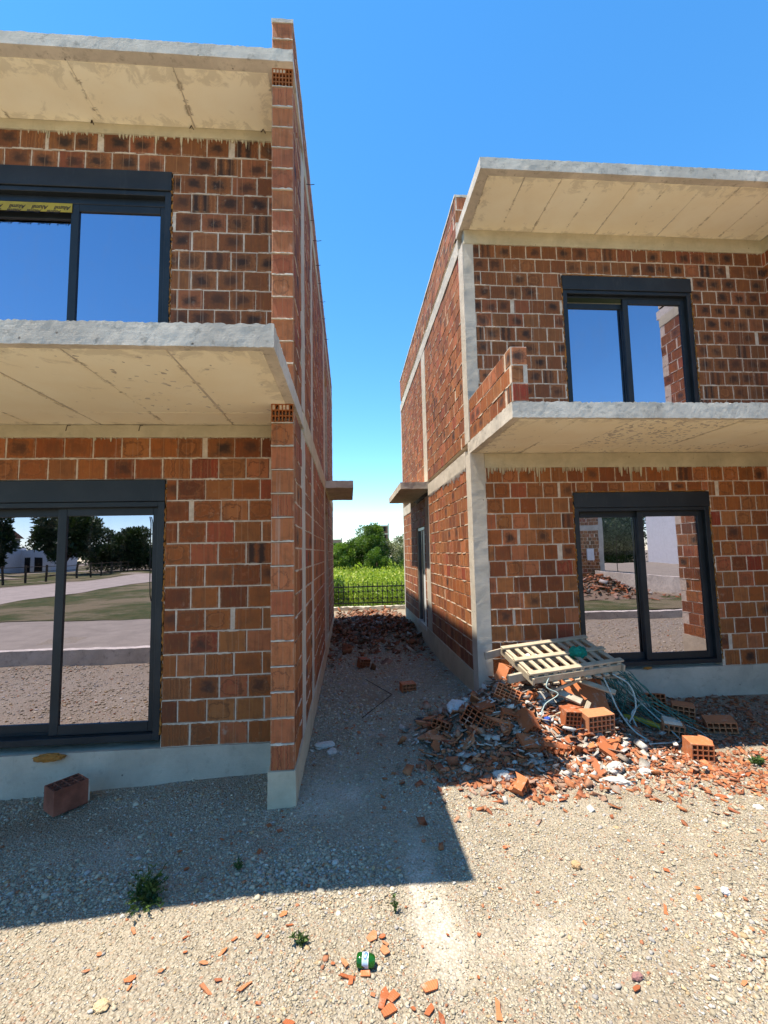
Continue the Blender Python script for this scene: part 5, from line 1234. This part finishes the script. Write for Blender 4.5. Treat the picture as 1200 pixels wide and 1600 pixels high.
# unfinished brick house, low wall, rods and rendered house across the yard
E_ = thing('unfinished_house', 'shaded brick house with grey corner column mirrored in the set-back low window', 'house', (10, -12.7, 0))
mb = MB(); bricks(mb, (0, -12.65, 0), (1, 0, 0), (0, 1, 0), 4, 14.1, .2, 3.0, (), .2, .265, 140, .2); bricks(mb, (0, -12.65, 0), (1, 0, 0), (0, 1, 0), 4, 14.1, 3.3, 6.2, (), .2, .265, 141, .4); mb.build('front_wall', [M['brick'], M['mortar']], E_)
mb = MB(); mb.box(4, 14.35, -22, -12.82, -.2, 6.4); mb.build('shell', M['plinth'], E_)
mb = MB(); rough_block(mb, 14.1, 14.36, -12.9, -12.64, -.2, 6.3, .1, .005); mb.build('concrete_column', M['column'], E_)
mb = MB(); rough_block(mb, 4, 14.1, -12.8, -12.64, 3.0, 3.3, .1, .005); mb.build('slab_edge', M['column'], E_)
mb = MB(); mb.bbox(13.3, 13.75, -12.65, -12.55, 1.3, 2.0, .01); mb.build('meter_box', M['white_panel'], E_)
mb = MB(); rough_block(mb, 13.6, 13.8, -12.4, 2, -.2, .72, .12, .01); tag(mb.build('low_wall', M['slab']), 'low concrete wall crossing the yard mirrored in the set-back window', 'wall')
sheet('terrace', 13.8, 34, -30, 2, .55, 'paving', 12, 12, .02, 9)
for x, y, lb in ((15.6, -13.5, 'rusty steel rod standing nearer the mirrored brick house'), (17.2, -9.0, 'rusty steel rod standing nearer the mirrored white house')):
    mb = MB(); mb.tube([(x, y, .4), (x + .02, y, 2.6)], .02, 6); tag(mb.build('steel_rod', M['rebar']), lb, 'rod')
shed('bright white rendered house with one tall window, mirrored in the set-back panes', 28.6, 40, -29.5, -18, 7.5, [('x', -23.9, -22.0, .7, 3.4)])
for i, (x, y, r_) in enumerate(((25, -40, 4.5), (30, -44, 5.0), (35, -46, 5.0))):
    tree('tree', ('dark tree nearest the mirrored brick house', 'dark tree in the middle of the mirrored row by the white house', 'dark tree behind the mirrored white house')[i], 'tree', (x, y, 0), 2, (x, y, 5.0), (r_, r_, 5.4), 16000, .45, M['dark_tree'], 50 + i, lobes=24)
hx, hy = np.meshgrid(np.linspace(7.5, 13, 40), np.linspace(-8.4, -4.6, 30), indexing='ij'); hx = hx.ravel(); hy = hy.ravel(); mh = .75 * np.exp(-((hx - 10.3) / 1.3) ** 2 - ((hy + 6.4) / .9) ** 2)
ii = np.arange(1200).reshape(40, 30); Fh = np.stack([ii[:-1, :-1].ravel(), ii[1:, :-1].ravel(), ii[1:, 1:].ravel(), ii[:-1, 1:].ravel()], 1)
tag(np_mesh('rubble_dirt', np.stack([hx, hy, mh + .02 + .06 * fbm(np.stack([hx * 3, hy * 3, 0 * hx], 1), 9, 3)], 1), Fh, M['ground'], col=np.tile((0, .6, 0), (1200, 1))), kind='stuff')
rubble('brick_rubble', 700, lambda r: r.gauss(10.3, .9), lambda r: r.gauss(-6.2, .6), lambda x, y: .75 * math.exp(-((x - 10.3) / 1.3) ** 2 - ((y + 6.4) / .9) ** 2), .06, .25, 305, clayc + [(.5, .45, .38)], .08)

weeds('hedge_row', 9000, (-39, -27), (-66, -61), lambda x, y: 2.6 + 0 * x, .4, 61, 'dark_tree', 0)
weeds('hedge_row', 9000, (20, 40), (-50, -46), lambda x, y: 3.4 + 0 * x, .5, 62, 'dark_tree', 0)
weeds('hedge_row', 14000, (-140, 90), (-135, -118), lambda x, y: 5.0 + 0 * x, 1.1, 63, 'dark_tree', 0)  # added far row out of view, covers the white horizon in reflections
SUN,SKY,EXPO=4.1,.126,1.42

# ================================================================== camera, light, sky
cam = bpy.data.cameras.new('camera'); cam.sensor_fit = 'VERTICAL'; cam.sensor_height = 24; cam.lens = 701.5 / 1600 * 24
cam.clip_end = 2000; cam.clip_start = .02
co = bpy.data.objects.new('camera', cam); C.objects.link(co)
Rm = ((.99685, -.076683, -.020223), (.013152, -.091618, .995707), (.078207, .992837, .090321))   # right, up, forward
co.matrix_world = Matrix(((Rm[0][0], Rm[1][0], -Rm[2][0], 0), (Rm[0][1], Rm[1][1], -Rm[2][1], 0), (Rm[0][2], Rm[1][2], -Rm[2][2], 1.97), (0, 0, 0, 1)))
scene.camera = co
SD = Vector((-1.175, -.13, 3.39)).normalized()
el = math.asin(SD.z); az = math.atan2(SD.x, SD.y)
ln = bpy.data.lights.new('sun', 'SUN'); ln.energy = SUN; ln.angle = math.radians(.53); ln.color = (1, .93, .82)
lo = bpy.data.objects.new('sun', ln); C.objects.link(lo); lo.rotation_euler = SD.to_track_quat('Z', 'Y').to_euler()
wd = bpy.data.worlds.new('World'); scene.world = wd; wd.use_nodes = True; nt = wd.node_tree; nt.nodes.clear()
sk = nt.nodes.new('ShaderNodeTexSky'); sk.sky_type = 'NISHITA'; sk.sun_disc = False; sk.sun_elevation = el; sk.sun_rotation = az; sk.altitude = 50; sk.air_density = .9; sk.dust_density = 0; sk.ozone_density = 3.0
bg = nt.nodes.new('ShaderNodeBackground'); bg.inputs[1].default_value = SKY
ou = nt.nodes.new('ShaderNodeOutputWorld'); hs = nt.nodes.new('ShaderNodeHueSaturation'); hs.inputs['Saturation'].default_value = 1.26; hs.inputs['Hue'].default_value = .494; nt.links.new(sk.outputs[0], hs.inputs['Color']); nt.links.new(hs.outputs[0], bg.inputs[0]); nt.links.new(bg.outputs[0], ou.inputs[0])
vs = scene.view_settings; vs.view_transform = 'Standard'; vs.look = 'None'; vs.exposure = EXPO; vs.gamma = 1
scene.cycles.use_denoising = True
scene.cycles.max_bounces = 10; scene.cycles.diffuse_bounces = 5; scene.cycles.glossy_bounces = 4; scene.cycles.transparent_max_bounces = 12
scene.cycles.caustics_reflective = False; scene.cycles.caustics_refractive = False
